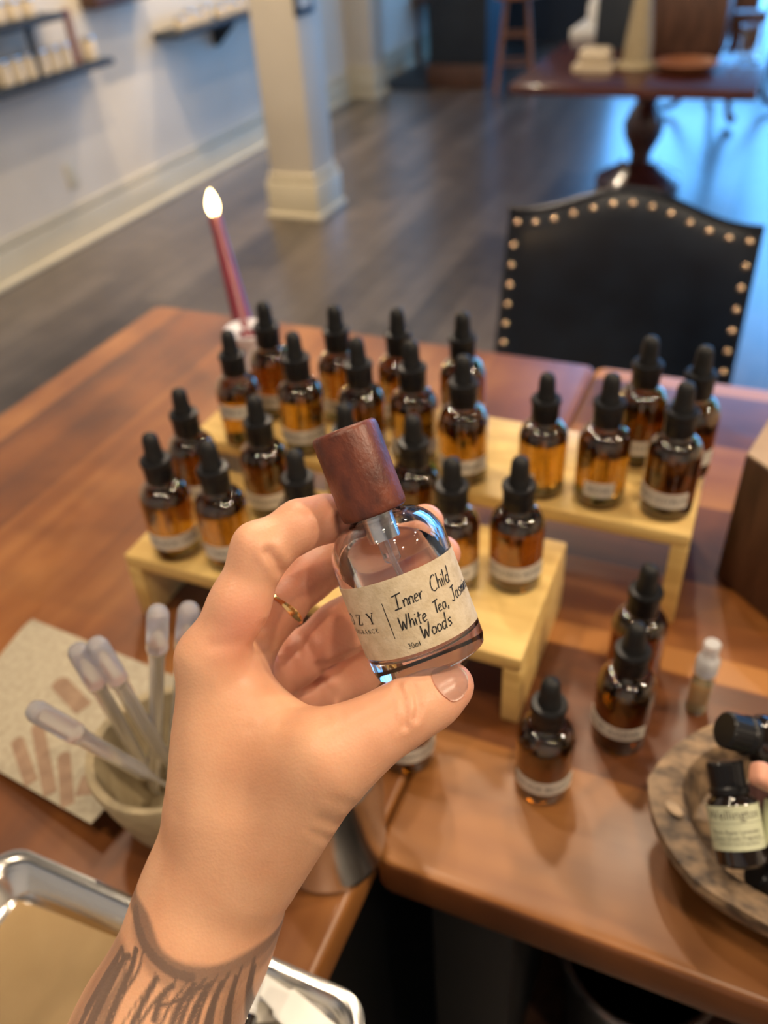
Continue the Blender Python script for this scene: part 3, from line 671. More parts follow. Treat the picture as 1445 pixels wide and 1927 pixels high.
def oilbottle(base, top, label, group, r=.0125, green=True, roll=0, capm=None, txt=True):
    base, top = Vector(base), Vector(top); ax = (top - base); L = ax.length; z = ax.normalized()
    tocam = (Vector((0, 0, 1.40)) - base); y = -(tocam - z * tocam.dot(z)).normalized(); x = y.cross(z)
    mw = Matrix(((x.x, y.x, z.x, base.x), (x.y, y.y, z.y, base.y), (x.z, y.z, z.z, base.z), (0, 0, 0, 1))) @ Matrix.Rotation(roll, 4, 'Z')
    o = empty('oil_bottle', (0, 0, 0), mw=mw); tag(o, label, 'bottle', group); hb = L - .0145
    bm = bmesh.new(); lathe(bm, [(0, .0005), (r * .85, 0), (r, .0018), (r, hb * .80), (r * .93, hb * .88), (r * .62, hb * .96), (r * .6, hb), (0, hb)], 36); build('glass_body', bm, M_['blackglass'], o)
    bm = bmesh.new(); lathe(bm, [(0, hb - .002), (r * .78, hb - .002), (r * .8, hb - .001), (r * .8, hb + .001), (r * .72, hb + .002), (r * .72, L - .0012), (r * .64, L), (0, L)], 48, fr=lambda a, i: 1 + (.025 * (1 if int(a / (2 * PI) * 48 + .5) % 2 else -1) if i in (5, 6) else 0)); build('screw_cap', bm, capm or M_['blackplastic'], o, angle=20)
    if green:
        z0, z1 = hb * .24, hb * .82
        bm = bmesh.new(); band(bm, r + .0001, z0, z1, -PI / 2 - R(115), -PI / 2 + R(115), seg=36); lb = build('green_label', bm, M_['greenlabel'], o, angle=60)
        if txt:
            bm = bmesh.new(); bend_text(bm, 'Wellington', .0066, r + .0004, z1 - .0045)
            bend_text(bm, 'Pure Aqua Lavender', .0031, r + .0004, z0 + .0090); bend_text(bm, 'Finest Grade Fragrance', .0027, r + .0004, z0 + .0062)
            bend_text(bm, 'made from natural ingredients', .0018, r + .0004, z0 + .0033)
            band(bm, r + .00032, z1 - .0086, z1 - .0084, -PI / 2 - R(80), -PI / 2 + R(80), .00005); band(bm, r + .00032, z0 + .0045, z0 + .0047, -PI / 2 - R(80), -PI / 2 + R(80), .00005)
            build('lettering', bm, M_['fadedink'], lb, smooth=False)
    return o
oilbottle((0.05878, 0.27564, 0.97928), (0.04002, 0.31155, 1.01196), 'black oil bottle with pale green label Wellington leaning in the bowl', None, r=.0128)
oilbottle((0.07761, 0.28329, 0.97768), (0.07634, 0.32552, 1.00794), 'black oil bottle with green label cut by the right picture edge', None, r=.0128, txt=False)
oilbottle((0.08469, 0.33884, 1.00408), (0.03632, 0.31855, 1.02871), 'black oil bottle lying across the far bowl rim, cap to the left', None, r=.0135, green=False)
oilbottle((0.09578, 0.32571, 0.95811), (0.05982, 0.31381, 0.98883), 'small bottle with ribbed mauve cap deep in the bowl', None, r=.012, green=False, capm=mat('mauve_cap', color=(.14, .06, .055), rough=.5))
oilbottle((0.09162, 0.28817, 0.94613), (0.0671, 0.28499, 0.96266), 'black oil bottle lying at the near end inside the bowl', None, r=.012, green=False)
bm = bmesh.new(); box(bm, (0, 0, 0), (.016, .012, .010), .0035, seg=3)
o = build('wooden_stopper', bm, mat('salmon_wood', color=(.62, .30, .20), rough=.5)); o.location = (0.05809, 0.29546, 1.02886); o.rotation_euler = (.4, .6, .3); tag(o, 'salmon coloured stopper resting on the bottles in the bowl', 'stopper')
bm = bmesh.new(); random.seed(3)
for k in range(16):
    p = Vector((0.0616, 0.2941, 0.938)) + Vector((k * .0022 - .004 + random.uniform(-.002, .002), -k * .0009 + random.uniform(-.002, .003), random.uniform(-.001, .002)))
    b2 = bmesh.new(); bmesh.ops.create_icosphere(b2, subdivisions=1, radius=random.uniform(.0012, .0024)); merge(bm, b2, Matrix.Translation(p))
tag(build('packing_crumbs', bm, M_['endgrain']), 'pale crumbs scattered inside the carved bowl', 'crumbs', kind='stuff')

# ------------------------------------------------------------------ stoneware cup with pipettes
CC = Vector((-.262, .222, T + .0003)); CH = .075
o = empty('stoneware_cup', CC); tag(o, 'beige stoneware cup full of plastic pipettes behind the wrist', 'cup')
bm = bmesh.new(); lathe(bm, [(0, .001), (.026, 0), (.029, .002), (.036, .022), (.0425, .050), (.0462, .071), (.0455, .0745), (.043, .075), (.0408, .0735), (.0375, .050), (.031, .022), (.024, .008), (0, .007)], 56); build('cup_body', bm, M_['stone'], o)
def pipette(a, b, label, s=1.0):
    """a = bulb end, b = tip end (world)"""
    a, b = Vector(a), Vector(b); ax = a - b; L = ax.length
    o = empty('plastic_pipette', (0, 0, 0), mw=Matrix.Translation(b) @ ax.to_track_quat('Z', 'Y').to_matrix().to_4x4()); tag(o, label, 'pipette')
    bl = .034
    rb, rs = .0058, .0044
    out = [(.0012, 0), (.0016, .02), (rs, .034), (rs, L - bl - .004), (rb, L - bl + .002), (rb, L - .004), (rb * .8, L - .0012), (rb * .4, L), (0, L)]
    t = .0006; inn = [(0, L - t), (rb * .4 - t / 2, L - t), (rb * .8 - t, L - .0016), (rb - t, L - .0042), (rb - t, L - bl + .002), (rs - t, L - bl - .004), (rs - t, .034), (.0009, .02), (.0007, 0)]
    bm = bmesh.new(); lathe(bm, out[:5], 20, cap0=False, cap1=False); lathe(bm, inn[4:], 20, cap0=False, cap1=False); 
    # join the open ends
    build('stem', bm, M_['pipette'], o)
    bm = bmesh.new(); lathe(bm, out[4:] + inn[1:5], 20, cap0=False, cap1=False); build('bulb', bm, M_['pipette'], o)
    return o
pipette((-0.28333, 0.17083, 1.07939), (-0.25127, 0.20995, 0.97147), 'clear plastic pipette lying lowest in the cup, pointing left')
pipette((-0.28494, 0.20893, 1.08381), (-0.28403, 0.22429, 0.92972), 'clear plastic pipette leaning left, third bulb up from the lowest one')
pipette((-0.27034, 0.20983, 1.09303), (-0.26204, 0.22332, 0.95713), 'clear plastic pipette leaning left, crossing just right of its twin')
pipette((-0.23811, 0.22667, 1.11095), (-0.29334, 0.2239, 0.90997), 'clear plastic pipette standing straight up in the cup')
pipette((-0.22932, 0.23932, 1.10444), (-0.28052, 0.22779, 0.92367), 'clear plastic pipette half hidden behind the hand edge')
pipette((-0.21533, 0.23992, 1.1055), (-0.26047, 0.23688, 0.93937), 'clear plastic pipette mostly hidden behind the back of the hand')

# ------------------------------------------------------------------ card with swatches
TLc = Vector((-0.4895, 0.3302, 0.923)); BLp = Vector((-0.3969, 0.1997, 0.93)); BRc = Vector((-0.3048, 0.1857, 0.942)); LLp = Vector((-0.4653, 0.2699, 0.925))
u = (BRc - BLp).normalized(); vdir = (TLc - LLp).normalized(); nn = u.cross(vdir).normalized(); vdir = nn.cross(u).normalized()
# card frame: origin at right lower corner
cw = .150; chh = (TLc - BRc).dot(vdir)
cw = -(TLc - BRc).dot(u)
mw = Matrix(((u.x, vdir.x, nn.x, BRc.x), (u.y, vdir.y, nn.y, BRc.y), (u.z, vdir.z, nn.z, BRc.z), (0, 0, 0, 1)))
o = empty('swatch_card', (0, 0, 0), mw=mw); tag(o, 'grey beige printed card with brown finger shaped swatches lying left of the cup', 'card')
bm = bmesh.new(); box(bm, (-cw / 2, chh / 2, -.0005), (cw, chh, .001), .0002); build('card_sheet', bm, M_['card'], o)
bm = bmesh.new()
inv = mw.inverted()
for p0, p1, ww in (((-0.3663, 0.1985, 0.932), (-0.4068, 0.2257, 0.93), .009), ((-0.3466, 0.1953, 0.934), (-0.4008, 0.2407, 0.93), .009), ((-0.3287, 0.1918, 0.937), (-0.3617, 0.2253, 0.933), .009), ((-0.373, 0.2613, 0.928), (-0.4156, 0.2789, 0.926), .013), ((-0.3233, 0.2013, 0.938), (-0.3308, 0.2183, 0.937), .012)):
    a = inv @ Vector(p0); b = inv @ Vector(p1); a.z = b.z = 0; d_ = b - a; s_ = Vector((-d_.y, d_.x, 0)).normalized() * ww / 2
    pts = [a - s_, a + s_] + [b + s_ * math.cos(t * PI / 10) + d_.normalized() * (ww / 2 * math.sin(t * PI / 10) - ww / 2) for t in range(11)]
    bm.faces.new([bm.verts.new((p.x, p.y, .0002)) for p in pts])
build('print', bm, M_['swatch'], o, smooth=False)

# ------------------------------------------------------------------ steel cup behind the hand
PC = Vector((-.168, .238, T + .0003))
o = empty('steel_cup', PC); tag(o, 'shiny stainless steel cup on the table below the thumb', 'cup')
bm = bmesh.new(); lathe(bm, [(0, .001), (.032, 0), (.034, .002), (.0355, .01), (.0375, .086), (.039, .088), (.0385, .0895), (.0365, .0885), (.0345, .012), (0, .010)], 48); build('cup_body', bm, M_['steel'], o)
o = empty('white_scoop', (0, 0, 0)); tag(o, 'white plastic scoop standing in the steel cup', 'scoop')
bm = bmesh.new(); tube(bm, smoothpath([(-0.15399, 0.24062, 0.94958), (-0.1393, 0.24061, 0.98219), (-0.13416, 0.24203, 0.98914)], 5), .0032, 10); build('handle', bm, M_['white'], o)
bm = bmesh.new(); lathe(bm, [(0, .0), (.020, .0), (.024, .006), (.0265, .04), (.025, .04), (.022, .008), (0, .003)], 32, Matrix.Translation(PC + Vector((0, 0, .0185)))); build('scoop_cup', bm, M_['white'], o)

# ------------------------------------------------------------------ steel tray
ty1_, tx0_, tx1_ = .157, -.345, -.100; ty0_ = -.035
o = empty('steel_tray', ((tx0_ + tx1_) / 2, (ty0_ + ty1_) / 2, T + .0003)); tag(o, 'stainless steel tray with rounded corners under the forearm', 'tray')
def rrect(w, d, r, n=8):
    out = []
    for cx, cy, a0 in ((w / 2 - r, d / 2 - r, 0), (-w / 2 + r, d / 2 - r, PI / 2), (-w / 2 + r, -d / 2 + r, PI), (w / 2 - r, -d / 2 + r, 3 * PI / 2)):
        for k in range(n + 1): a = a0 + PI / 2 * k / n; out.append((cx + r * math.cos(a), cy + r * math.sin(a)))
    return out
tw, td = tx1_ - tx0_, ty1_ - ty0_
bm = bmesh.new(); lv = [(-.0, .018, .0225), (-.0022, .018, .0235), (-.005, .017, .0230), (-.0085, .015, .0200), (-.0135, .014, .006), (-.018, .012, .0016), (-.026, .008, .0010)]
rings = []
for ins, r, z in lv + [(-.026, .008, 0), (-.0185, .012, .0004), (-.0145, .014, .005), (-.0095, .015, .0192), (-.005, .017, .0220), (-.0005, .018, .0215)]:
    rings.append([bm.verts.new((x, y, z)) for x, y in rrect(tw + 2 * ins, td + 2 * ins, max(r, .006))])
nn_ = len(rings[0])
for a, b in zip(rings, rings[1:] + rings[:1]):
    if a is rings[6]: continue
    for k in range(nn_): bm.faces.new((a[k], a[(k + 1) % nn_], b[(k + 1) % nn_], b[k]))
bm.faces.new(rings[6]); bm.faces.new(rings[7][::-1]); build('tray_body', bm, M_['steel'], o, angle=60)
K = [Vector(q) for q in [(-0.3237, 0.1351, 0.926), (-0.2436, 0.1398, 0.926)]]
ku = (K[1] - K[0]).normalized(); kv = Vector((ku.y, -ku.x, 0))
bm = bmesh.new(); b2 = bmesh.new(); g = [[b2.verts.new(K[0] + ku * (.1 * i / 8) + kv * (.115 * j / 8) + Vector((0, 0, .0012 * math.sin(i * .7) + .0006))) for j in range(9)] for i in range(9)]
for i in range(8):
    for j in range(8): b2.faces.new((g[i][j], g[i + 1][j], g[i + 1][j + 1], g[i][j + 1]))
bmesh.ops.solidify(b2, geom=b2.faces[:], thickness=.0004); merge(bm, b2)
tag(build('kraft_sheet', bm, M_['kraft']), 'tan kraft paper sheet lying in the steel tray', 'paper')
# plastic spatula & dropper in the tray
S0, S1 = Vector((-0.1653, 0.1454, 0.94)), Vector((-0.1082, 0.1305, 0.936))
su = (S1 - S0).normalized(); ang = math.atan2(su.y, su.x)
o = empty('plastic_spatula', S0, ang); tag(o, 'white plastic spatula lying in the tray right of the forearm', 'spatula')
bm = bmesh.new(); prism(bm, [(0, -.004), (.020, -.0055), (.021, -.008), (.10, -.008), (.10, .008), (.021, .008), (.020, .0055), (0, .004)], -.001, .001, bev=.0004); build('blade', bm, M_['white'], o)
for (a, b, lb, mm) in (((-0.15731, 0.13868, 0.96342), (-0.15427, 0.11121, 0.95425), 'small brown tester bottle with white cap in the tray beside the forearm', M_['blackglass']),):
    oilbottle(b, a, lb, None, r=.008, green=False, capm=M_['white'])
bm = bmesh.new(); box(bm, (0, 0, 0), (.028, .010, .0006), .0001); s = build('scent_strip', bm, M_['paper']); s.location = (-0.1588, 0.1328, 0.932); s.rotation_euler = (0, .1, R(28)); tag(s, 'small white paper strip beside the tester bottle in the tray', 'paper strip')

# ------------------------------------------------------------------ perfume bottle held in the hand
PR = .0203
pmid = Vector((-0.08681, 0.1921, 1.20341))            # point on the axis
z_ = Vector((-0.47193, 0.32798, 0.81838)).normalized()
tc_ = (Vector((0, 0, 1.40)) - pmid); y_ = -(tc_ - z_ * tc_.dot(z_)).normalized(); x_ = y_.cross(z_)
PM = Matrix(((x_.x, y_.x, z_.x, pmid.x), (x_.y, y_.y, z_.y, pmid.y), (x_.z, y_.z, z_.z, pmid.z), (0, 0, 0, 1)))
PM = PM @ Matrix.Translation((0, 0, -.0272))
SP = .1866e-3     # one traced unit of the label, in metres
o = empty('perfume_bottle', (0, 0, 0), mw=PM); tag(o, 'small clear perfume bottle with wooden cap and kraft label held in the hand', 'perfume bottle')
PH = .0405
out = [(0, .0012), (.014, .0008), (.0175, 0), (.0196, .0012), (PR, .0040), (PR, PH)]
for k in range(1, 11):
    a = k / 10 * R(80); out.append((.0075 + (PR - .0075) * math.cos(a), PH + .0135 * math.sin(a)))
out += [(.0080, .0555), (.0080, .062)]
inn = [(.0060, .062), (.0060, .0545)]
for k in range(10, 0, -1):
    a = k / 10 * R(80); inn.append((.0060 + (PR - .0019 - .0060) * math.cos(a), PH - .0005 + .0125 * math.sin(a)))
inn += [(PR - .0019, PH - .001), (PR - .0019, .0125), (PR - .0022, .0100), (PR - .0032, .0082), (PR - .0052, .0071), (PR - .009, .0066), (0, .0064)]
up = PM.to_3x3().inverted() @ Vector((0, 0, 1)); lvl = Vector((0, 0, .0385))
# glass: outer skin, and the inner wall only where air touches it
bm = bmesh.new(); lathe(bm, out + inn[:1], 72, cap0=False, cap1=False)
b2 = bmesh.new(); lathe(b2, inn, 72, cap0=False, cap1=False)
bmesh.ops.bisect_plane(b2, geom=b2.verts[:] + b2.edges[:] + b2.faces[:], plane_co=lvl, plane_no=up, clear_inner=True)
merge(bm, b2); me = make_mesh('glass_body', bm, M_['clear'], recalc=False); mesh_obj('glass_body', me, None, o)
# perfume: wall against the glass, surface level in the world
bm = bmesh.new(); lathe(bm, inn[::-1], 72, cap0=False, cap1=False)
r_ = bmesh.ops.bisect_plane(bm, geom=bm.verts[:] + bm.edges[:] + bm.faces[:], plane_co=lvl, plane_no=up, clear_outer=True)
ed = [e_ for e_ in r_['geom_cut'] if isinstance(e_, bmesh.types.BMEdge)]
nf = bmesh.ops.contextual_create(bm, geom=ed)['faces']
for f in nf:
    f.material_index = 1; f.normal_update()
    if f.normal.dot(up) < 0: f.normal_flip()
me = make_mesh('perfume', bm, [M_['perfume'], M_['perfumetop']], recalc=False); mesh_obj('perfume', me, None, o)
bm = bmesh.new(); lathe(bm, [(.0082, .0545), (.0088, .0550), (.0088, .0630), (.0045, .0635), (.0045, .066), (0, .066)], 32, cap0=False); lathe(bm, [(.0056, .0455), (.0056, .0610), (0, .061)], 24); build('pump_collar', bm, M_['silver'], o)
bm = bmesh.new(); lathe(bm, [(.0030, .0455), (.0030, .038), (.0012, .036), (.0012, .010), (.0007, .010), (.0007, .0455)], 16, cap0=False, cap1=False); build('dip_tube', bm, M_['pipette'], o)
CR = .01145; CZ = .0548
bm = bmesh.new(); lathe(bm, [(.0090, CZ + .001), (.0092, CZ), (CR - .0008, CZ), (CR - .0002, CZ + .0006), (CR, CZ + .002), (CR + .0001, CZ + .0285), (CR - .0003, CZ + .0298), (CR - .0012, CZ + .0305), (0, CZ + .0307)], 64, cap0=False); build('cap', bm, M_['capwood'], o, angle=60)
# label
LZ0, LZ1 = .0098, .0355
bm = bmesh.new(); band(bm, PR + .00006, LZ0, LZ1, -PI / 2 - R(112), -PI / 2 + R(78), .00022, 60); lb = build('kraft_label', bm, M_['kraftlabel'], o, angle=60)
STROKES = {
 'I': [[(.05, 0), (.75, 0)], [(.4, 0), (.42, 1)], [(.02, .96), (.85, 1.02)]],
 'n': [[(0, .5), (.04, 0)], [(.04, .3), (.15, .48), (.3, .5), (.36, .35), (.38, 0)]],
 'e': [[(.02, .25), (.3, .3), (.32, .42), (.2, .52), (.05, .4), (.02, .2), (.12, .02), (.36, .06)]],
 'r': [[(0, .5), (.04, 0)], [(.04, .28), (.15, .45), (.3, .5)]],
 'C': [[(.55, .9), (.35, 1.02), (.1, .8), (.0, .45), (.1, .1), (.35, 0), (.55, .1)]],
 'h': [[(.05, 1), (.02, 0)], [(.04, .3), (.18, .5), (.32, .42), (.36, 0)]],
 'i': [[(.03, .5), (.06, 0)], [(.05, .7), (.07, .76)]],
 'l': [[(.08, 1), (.03, .1), (.10, 0)]],
 'd': [[(.36, .42), (.2, .5), (.03, .35), (.05, .05), (.22, 0), (.36, .2)], [(.45, 1.05), (.38, .1), (.44, 0)]],
 'W': [[(0, .95), (.15, 0), (.35, .6), (.52, 0), (.75, 1)]],
 't': [[(.15, .8), (.13, .1), (.25, 0)], [(0, .52), (.32, .58)]],
 'T': [[(0, .88), (.6, .95)], [(.3, .92), (.27, 0)]],
 'a': [[(.36, .42), (.2, .5), (.03, .35), (.05, .05), (.22, 0), (.36, .25), (.38, .5)], [(.38, .45), (.4, .05), (.48, 0)]],
 ',': [[(.08, .08), (.0, -.2)]],
 'J': [[(.1, .95), (.6, 1.0)], [(.38, .97), (.34, .1), (.2, -.05), (.03, .1)]],
 's': [[(.32, .48), (.12, .5), (.05, .36), (.26, .22), (.26, .05), (.02, 0)]],
 'm': [[(0, .5), (.03, 0)], [(.03, .3), (.14, .48), (.22, .4), (.24, 0)], [(.24, .3), (.36, .5), (.45, .4), (.47, 0)]],
 'o': [[(.2, .5), (.03, .38), (.03, .1), (.18, 0), (.35, .12), (.34, .4), (.2, .5)]],
}
ADV = dict(I=.95, n=.52, e=.5, r=.42, C=.68, h=.5, i=.22, l=.24, d=.62, W=.9, t=.42, T=.5, a=.6, J=.62, s=.45, m=.62, o=.48)
ADV[','] = .3; ADV[' '] = .4
def ribbon(bm, pts, wdt, r, smooth=True):
    pts = [Vector((x, y, 0)) for x, y in pts]
    if smooth and len(pts) > 2: pts = smoothpath(pts, 5)
    elif len(pts) == 2: pts = [pts[0].lerp(pts[1], k / 3) for k in range(4)]
    g = []
    for i, p in enumerate(pts):
        t = (pts[min(i + 1, len(pts) - 1)] - pts[max(i - 1, 0)]).normalized(); nrm = Vector((-t.y, t.x, 0))
        wv = wdt * (.85 + .3 * math.sin(i * 1.1)) / 2
        row = []
        for s in (-1, 1):
            q = p + nrm * wv * s; a = -PI / 2 + q.x / r; row.append(bm.verts.new((r * math.cos(a), r * math.sin(a), q.y)))
        g.append(row)
    for a, b in zip(g[:-1], g[1:]): bm.faces.new((a[0], b[0], b[1], a[1]))
def hand_line(bm, s, x, z, h, wdt, r, slope=0, sx=1.0, slant=.12):
    for ch in s:
        for st in STROKES.get(ch, []):
            ribbon(bm, [(x + (px * sx + py * slant) * h, z + py * h + slope * (px * h)) for px, py in st], wdt, r)
        x += ADV[ch] * h * sx; z += slope * ADV[ch] * h * sx
RL = PR + .00040
dg = lambda a: R(a) * RL
bm = bmesh.new()
LT = LZ1
hand_line(bm, 'Inner', dg(-15), LT - .0102, .0047, .00043, RL, .05, .78)
hand_line(bm, 'Child', dg(23), LT - .0092, .0050, .00043, RL, .06, .80)
hand_line(bm, 'White', dg(-16), LT - .0172, .0048, .00045, RL, .04, .80)
hand_line(bm, 'Tea,', dg(18), LT - .0160, .0043, .00043, RL, .05, .80)
hand_line(bm, 'Jasmine', dg(40), LT - .0150, .0045, .00043, RL, .06, .85)
hand_line(bm, 'Woods', dg(0), LT - .0220, .0047, .00045, RL, .04, .84)
ribbon(bm, [(dg(-24), LT - .0068), (dg(-24), LT - .0192)], .00028, RL)
build('handwriting', bm, M_['ink'], lb, smooth=False)
# printed serif letters
SERIF = {
 'C': [(.75, .75, .05, [(.02, 0)]),],
}
def serif(bm, s, x, z, h, gap, r):
    def ln(pts, w_): ribbon(bm, [(x + a * h, z + b * h) for a, b in pts], w_ * h, r, len(pts) > 2)
    K, k = .15, .06
    for ch in s:
        wd = .8
        if ch == 'O' or ch == 'C' or ch == 'G':
            pts = [(.4 + .36 * math.cos(t), .5 + .5 * math.sin(t)) for t in [PI / 5 + i * (2 * PI - (0 if ch == 'O' else 2 * PI / 5)) / 12 for i in range(13)]]
            ln(pts, .11)
            if ch == 'G': ln([(.72, .4), (.72, .08)], K); ln([(.55, .42), (.85, .42)], k)
            if ch == 'C': ln([(.72, .98), (.72, .7)], k)
        elif ch == 'Z': ln([(.08, .97), (.7, .97)], k); ln([(.68, .97), (.08, .03)], K); ln([(.06, .03), (.72, .03)], k); ln([(.08, .97), (.06, .75)], k); ln([(.72, .03), (.74, .25)], k)
        elif ch == 'Y': ln([(.08, .98), (.4, .48)], K); ln([(.74, .98), (.4, .48)], k); ln([(.4, .5), (.4, 0)], K); ln([(.22, .02), (.58, .02)], k); ln([(-.04, .98), (.24, .98)], k); ln([(.6, .98), (.86, .98)], k)
        elif ch == 'F': ln([(.2, 0), (.2, 1)], K); ln([(.05, .98), (.65, .98)], k); ln([(.2, .52), (.5, .52)], k); ln([(.05, .02), (.35, .02)], k)
        elif ch == 'R': ln([(.2, 0), (.2, 1)], K); ln([(.1, .98), (.45, .98), (.62, .76), (.45, .52), (.2, .52)], .09); ln([(.4, .5), (.75, .02)], K); ln([(.05, .02), (.35, .02)], k)
        elif ch == 'A': ln([(.1, 0), (.4, 1)], k); ln([(.4, 1), (.7, 0)], K); ln([(.2, .32), (.6, .32)], k); ln([(-.02, .02), (.22, .02)], k); ln([(.56, .02), (.84, .02)], k)
        elif ch == 'N': ln([(.14, 0), (.14, 1)], k); ln([(.12, .98), (.68, .02)], K); ln([(.68, 0), (.68, 1)], k); ln([(.02, .02), (.28, .02)], k); ln([(.55, .98), (.8, .98)], k)
        elif ch == 'E': ln([(.2, 0), (.2, 1)], K); ln([(.05, .98), (.66, .98)], k); ln([(.2, .52), (.5, .52)], k); ln([(.05, .02), (.7, .02)], k); ln([(.66, .98), (.66, .8)], k); ln([(.7, .02), (.7, .22)], k)
        elif ch == '3': ln([(.1, .85), (.3, 1), (.5, .8), (.3, .55)], .12); ln([(.3, .55), (.52, .3), (.3, 0), (.06, .12)], .12); wd = .6
        elif ch == '0': ln([(.3 + .22 * math.cos(t), .5 + .5 * math.sin(t)) for t in [i * PI / 5 for i in range(11)]], .12); wd = .62
        elif ch == 'm': ln([(.1, .6), (.1, 0)], K); ln([(.1, .5), (.3, .62), (.38, .45), (.38, 0)], .12); ln([(.38, .5), (.58, .62), (.66, .45), (.66, 0)], .12); ln([(0, .02), (.78, .02)], k)
        elif ch == 'l': ln([(.15, 1), (.15, 0)], K); ln([(.02, .02), (.3, .02)], k); wd = .35
        x += (wd + gap) * h
bm = bmesh.new()
serif(bm, 'COZY', dg(-95), LT - .0128, .0038, .78, RL)
serif(bm, 'FRAGRANCE', dg(-81), LT - .0160, .0015, .42, RL)
serif(bm, '30ml', dg(-15), LT - .0236, .0017, .05, RL)
build('printed_lettering', bm, M_['ink'], lb, smooth=False)

# ------------------------------------------------------------------ the hand (signed distance field -> surface)
def skin_material():
    m = bpy.data.materials.new('skin'); n, l = nodes(m); b = n['Principled BSDF']
    setp(b, rough=.42, sss=.22, spec=.45)
    b.inputs['Subsurface Radius'].default_value = (.010, .0035, .0016); b.inputs['Subsurface Scale'].default_value = .5
    tc = n.new('ShaderNodeTexCoord')
    no = n.new('ShaderNodeTexNoise'); no.inputs['Scale'].default_value = 38; no.inputs['Detail'].default_value = 4; l.new(tc.outputs['Object'], no.inputs['Vector'])
    cr = n.new('ShaderNodeValToRGB'); cr.color_ramp.elements[0].position = .3; cr.color_ramp.elements[1].position = .7
    cr.color_ramp.elements[0].color = (.64, .32, .18, 1); cr.color_ramp.elements[1].color = (.74, .42, .25, 1); l.new(no.outputs['Fac'], cr.inputs[0])
    at = n.new('ShaderNodeAttribute'); at.attribute_name = 'tone'; sp = n.new('ShaderNodeSeparateColor'); l.new(at.outputs['Color'], sp.inputs[0])
    m1 = n.new('ShaderNodeMix'); m1.data_type = 'RGBA'; l.new(sp.outputs[0], m1.inputs[0]); l.new(cr.outputs[0], m1.inputs[6]); m1.inputs[7].default_value = (.72, .27, .19, 1)
    m2 = n.new('ShaderNodeMix'); m2.data_type = 'RGBA'; l.new(sp.outputs[1], m2.inputs[0]); l.new(m1.outputs[2], m2.inputs[6]); m2.inputs[7].default_value = (.055, .050, .050, 1)
    l.new(m2.outputs[2], b.inputs['Base Color'])
    v = n.new('ShaderNodeTexVoronoi'); v.inputs['Scale'].default_value = 900; l.new(tc.outputs['Object'], v.inputs['Vector'])
    n2 = n.new('ShaderNodeTexNoise'); n2.inputs['Scale'].default_value = 260; n2.inputs['Detail'].default_value = 3; l.new(tc.outputs['Object'], n2.inputs['Vector'])
    cb = n.new('ShaderNodeCombineXYZ')
    for i_, (vec, k_) in enumerate((((0.49915, -0.41405, -0.76067), 900), ((0.79572, 0.56583, 0.21416), 170), ((-0.342, 0.71275, -0.61239), 170))):
        dn = n.new('ShaderNodeVectorMath'); dn.operation = 'DOT_PRODUCT'; l.new(tc.outputs['Object'], dn.inputs[0]); dn.inputs[1].default_value = [c * k_ for c in vec]; l.new(dn.outputs['Value'], cb.inputs[i_])
    n3 = n.new('ShaderNodeTexNoise'); n3.inputs['Scale'].default_value = 1; n3.inputs['Detail'].default_value = 2; l.new(cb.outputs[0], n3.inputs['Vector'])
    a0 = n.new('ShaderNodeMath'); a0.operation = 'ADD'; l.new(v.outputs['Distance'], a0.inputs[0]); l.new(n2.outputs['Fac'], a0.inputs[1])
    ad = n.new('ShaderNodeMath'); ad.operation = 'ADD'; l.new(a0.outputs[0], ad.inputs[0]); l.new(n3.outputs['Fac'], ad.inputs[1])
    bp = n.new('ShaderNodeBump'); bp.inputs['Strength'].default_value = .11; bp.inputs['Distance'].default_value = .0005; l.new(ad.outputs[0], bp.inputs['Height']); l.new(bp.outputs[0], b.inputs['Normal'])
    return m
PALM = [
 ((-0.13066, 0.10675, 1.11223, 0.02261), (-0.13021, 0.12891, 1.14594, 0.01853)), ((-0.13021, 0.12891, 1.14594, 0.01853), (-0.14258, 0.15131, 1.18872, 0.01125)),
 ((-0.13587, 0.11295, 1.10113, 0.02203), (-0.14117, 0.16452, 1.17554, 0.01115)), ((-0.13752, 0.11666, 1.0933, 0.02118), (-0.14234, 0.17148, 1.15654, 0.01096)), ((-0.13907, 0.12123, 1.08806, 0.02021), (-0.14218, 0.17719, 1.13859, 0.0102)),
 ((-0.11684, 0.11686, 1.13097, 0.019), (-0.09159, 0.14039, 1.17365, 0.01336)),
 ((-0.13349, 0.13852, 1.16222, 0.01435), (-0.1056, 0.14005, 1.16638, 0.01168)), ((-0.13208, 0.15139, 1.17641, 0.00957), (-0.10714, 0.14396, 1.17017, 0.00888)),
 ((-0.13066, 0.10675, 1.11223, 0.02261), (-0.13115, 0.09357, 1.1037, 0.02212)), ((-0.13115, 0.09357, 1.1037, 0.02212), (-0.13618, 0.07272, 1.08714, 0.02466)), ((-0.13618, 0.07272, 1.08714, 0.02466), (-0.14261, 0.00271, 1.05497, 0.03158)),
 ((-0.13587, 0.11295, 1.10113, 0.02203), (-0.13572, 0.09826, 1.09047, 0.02174)), ((-0.13572, 0.09826, 1.09047, 0.02174), (-0.14105, 0.07651, 1.07304, 0.02461)), ((-0.14105, 0.07651, 1.07304, 0.02461), (-0.14916, 0.00355, 1.03511, 0.03251)),
]
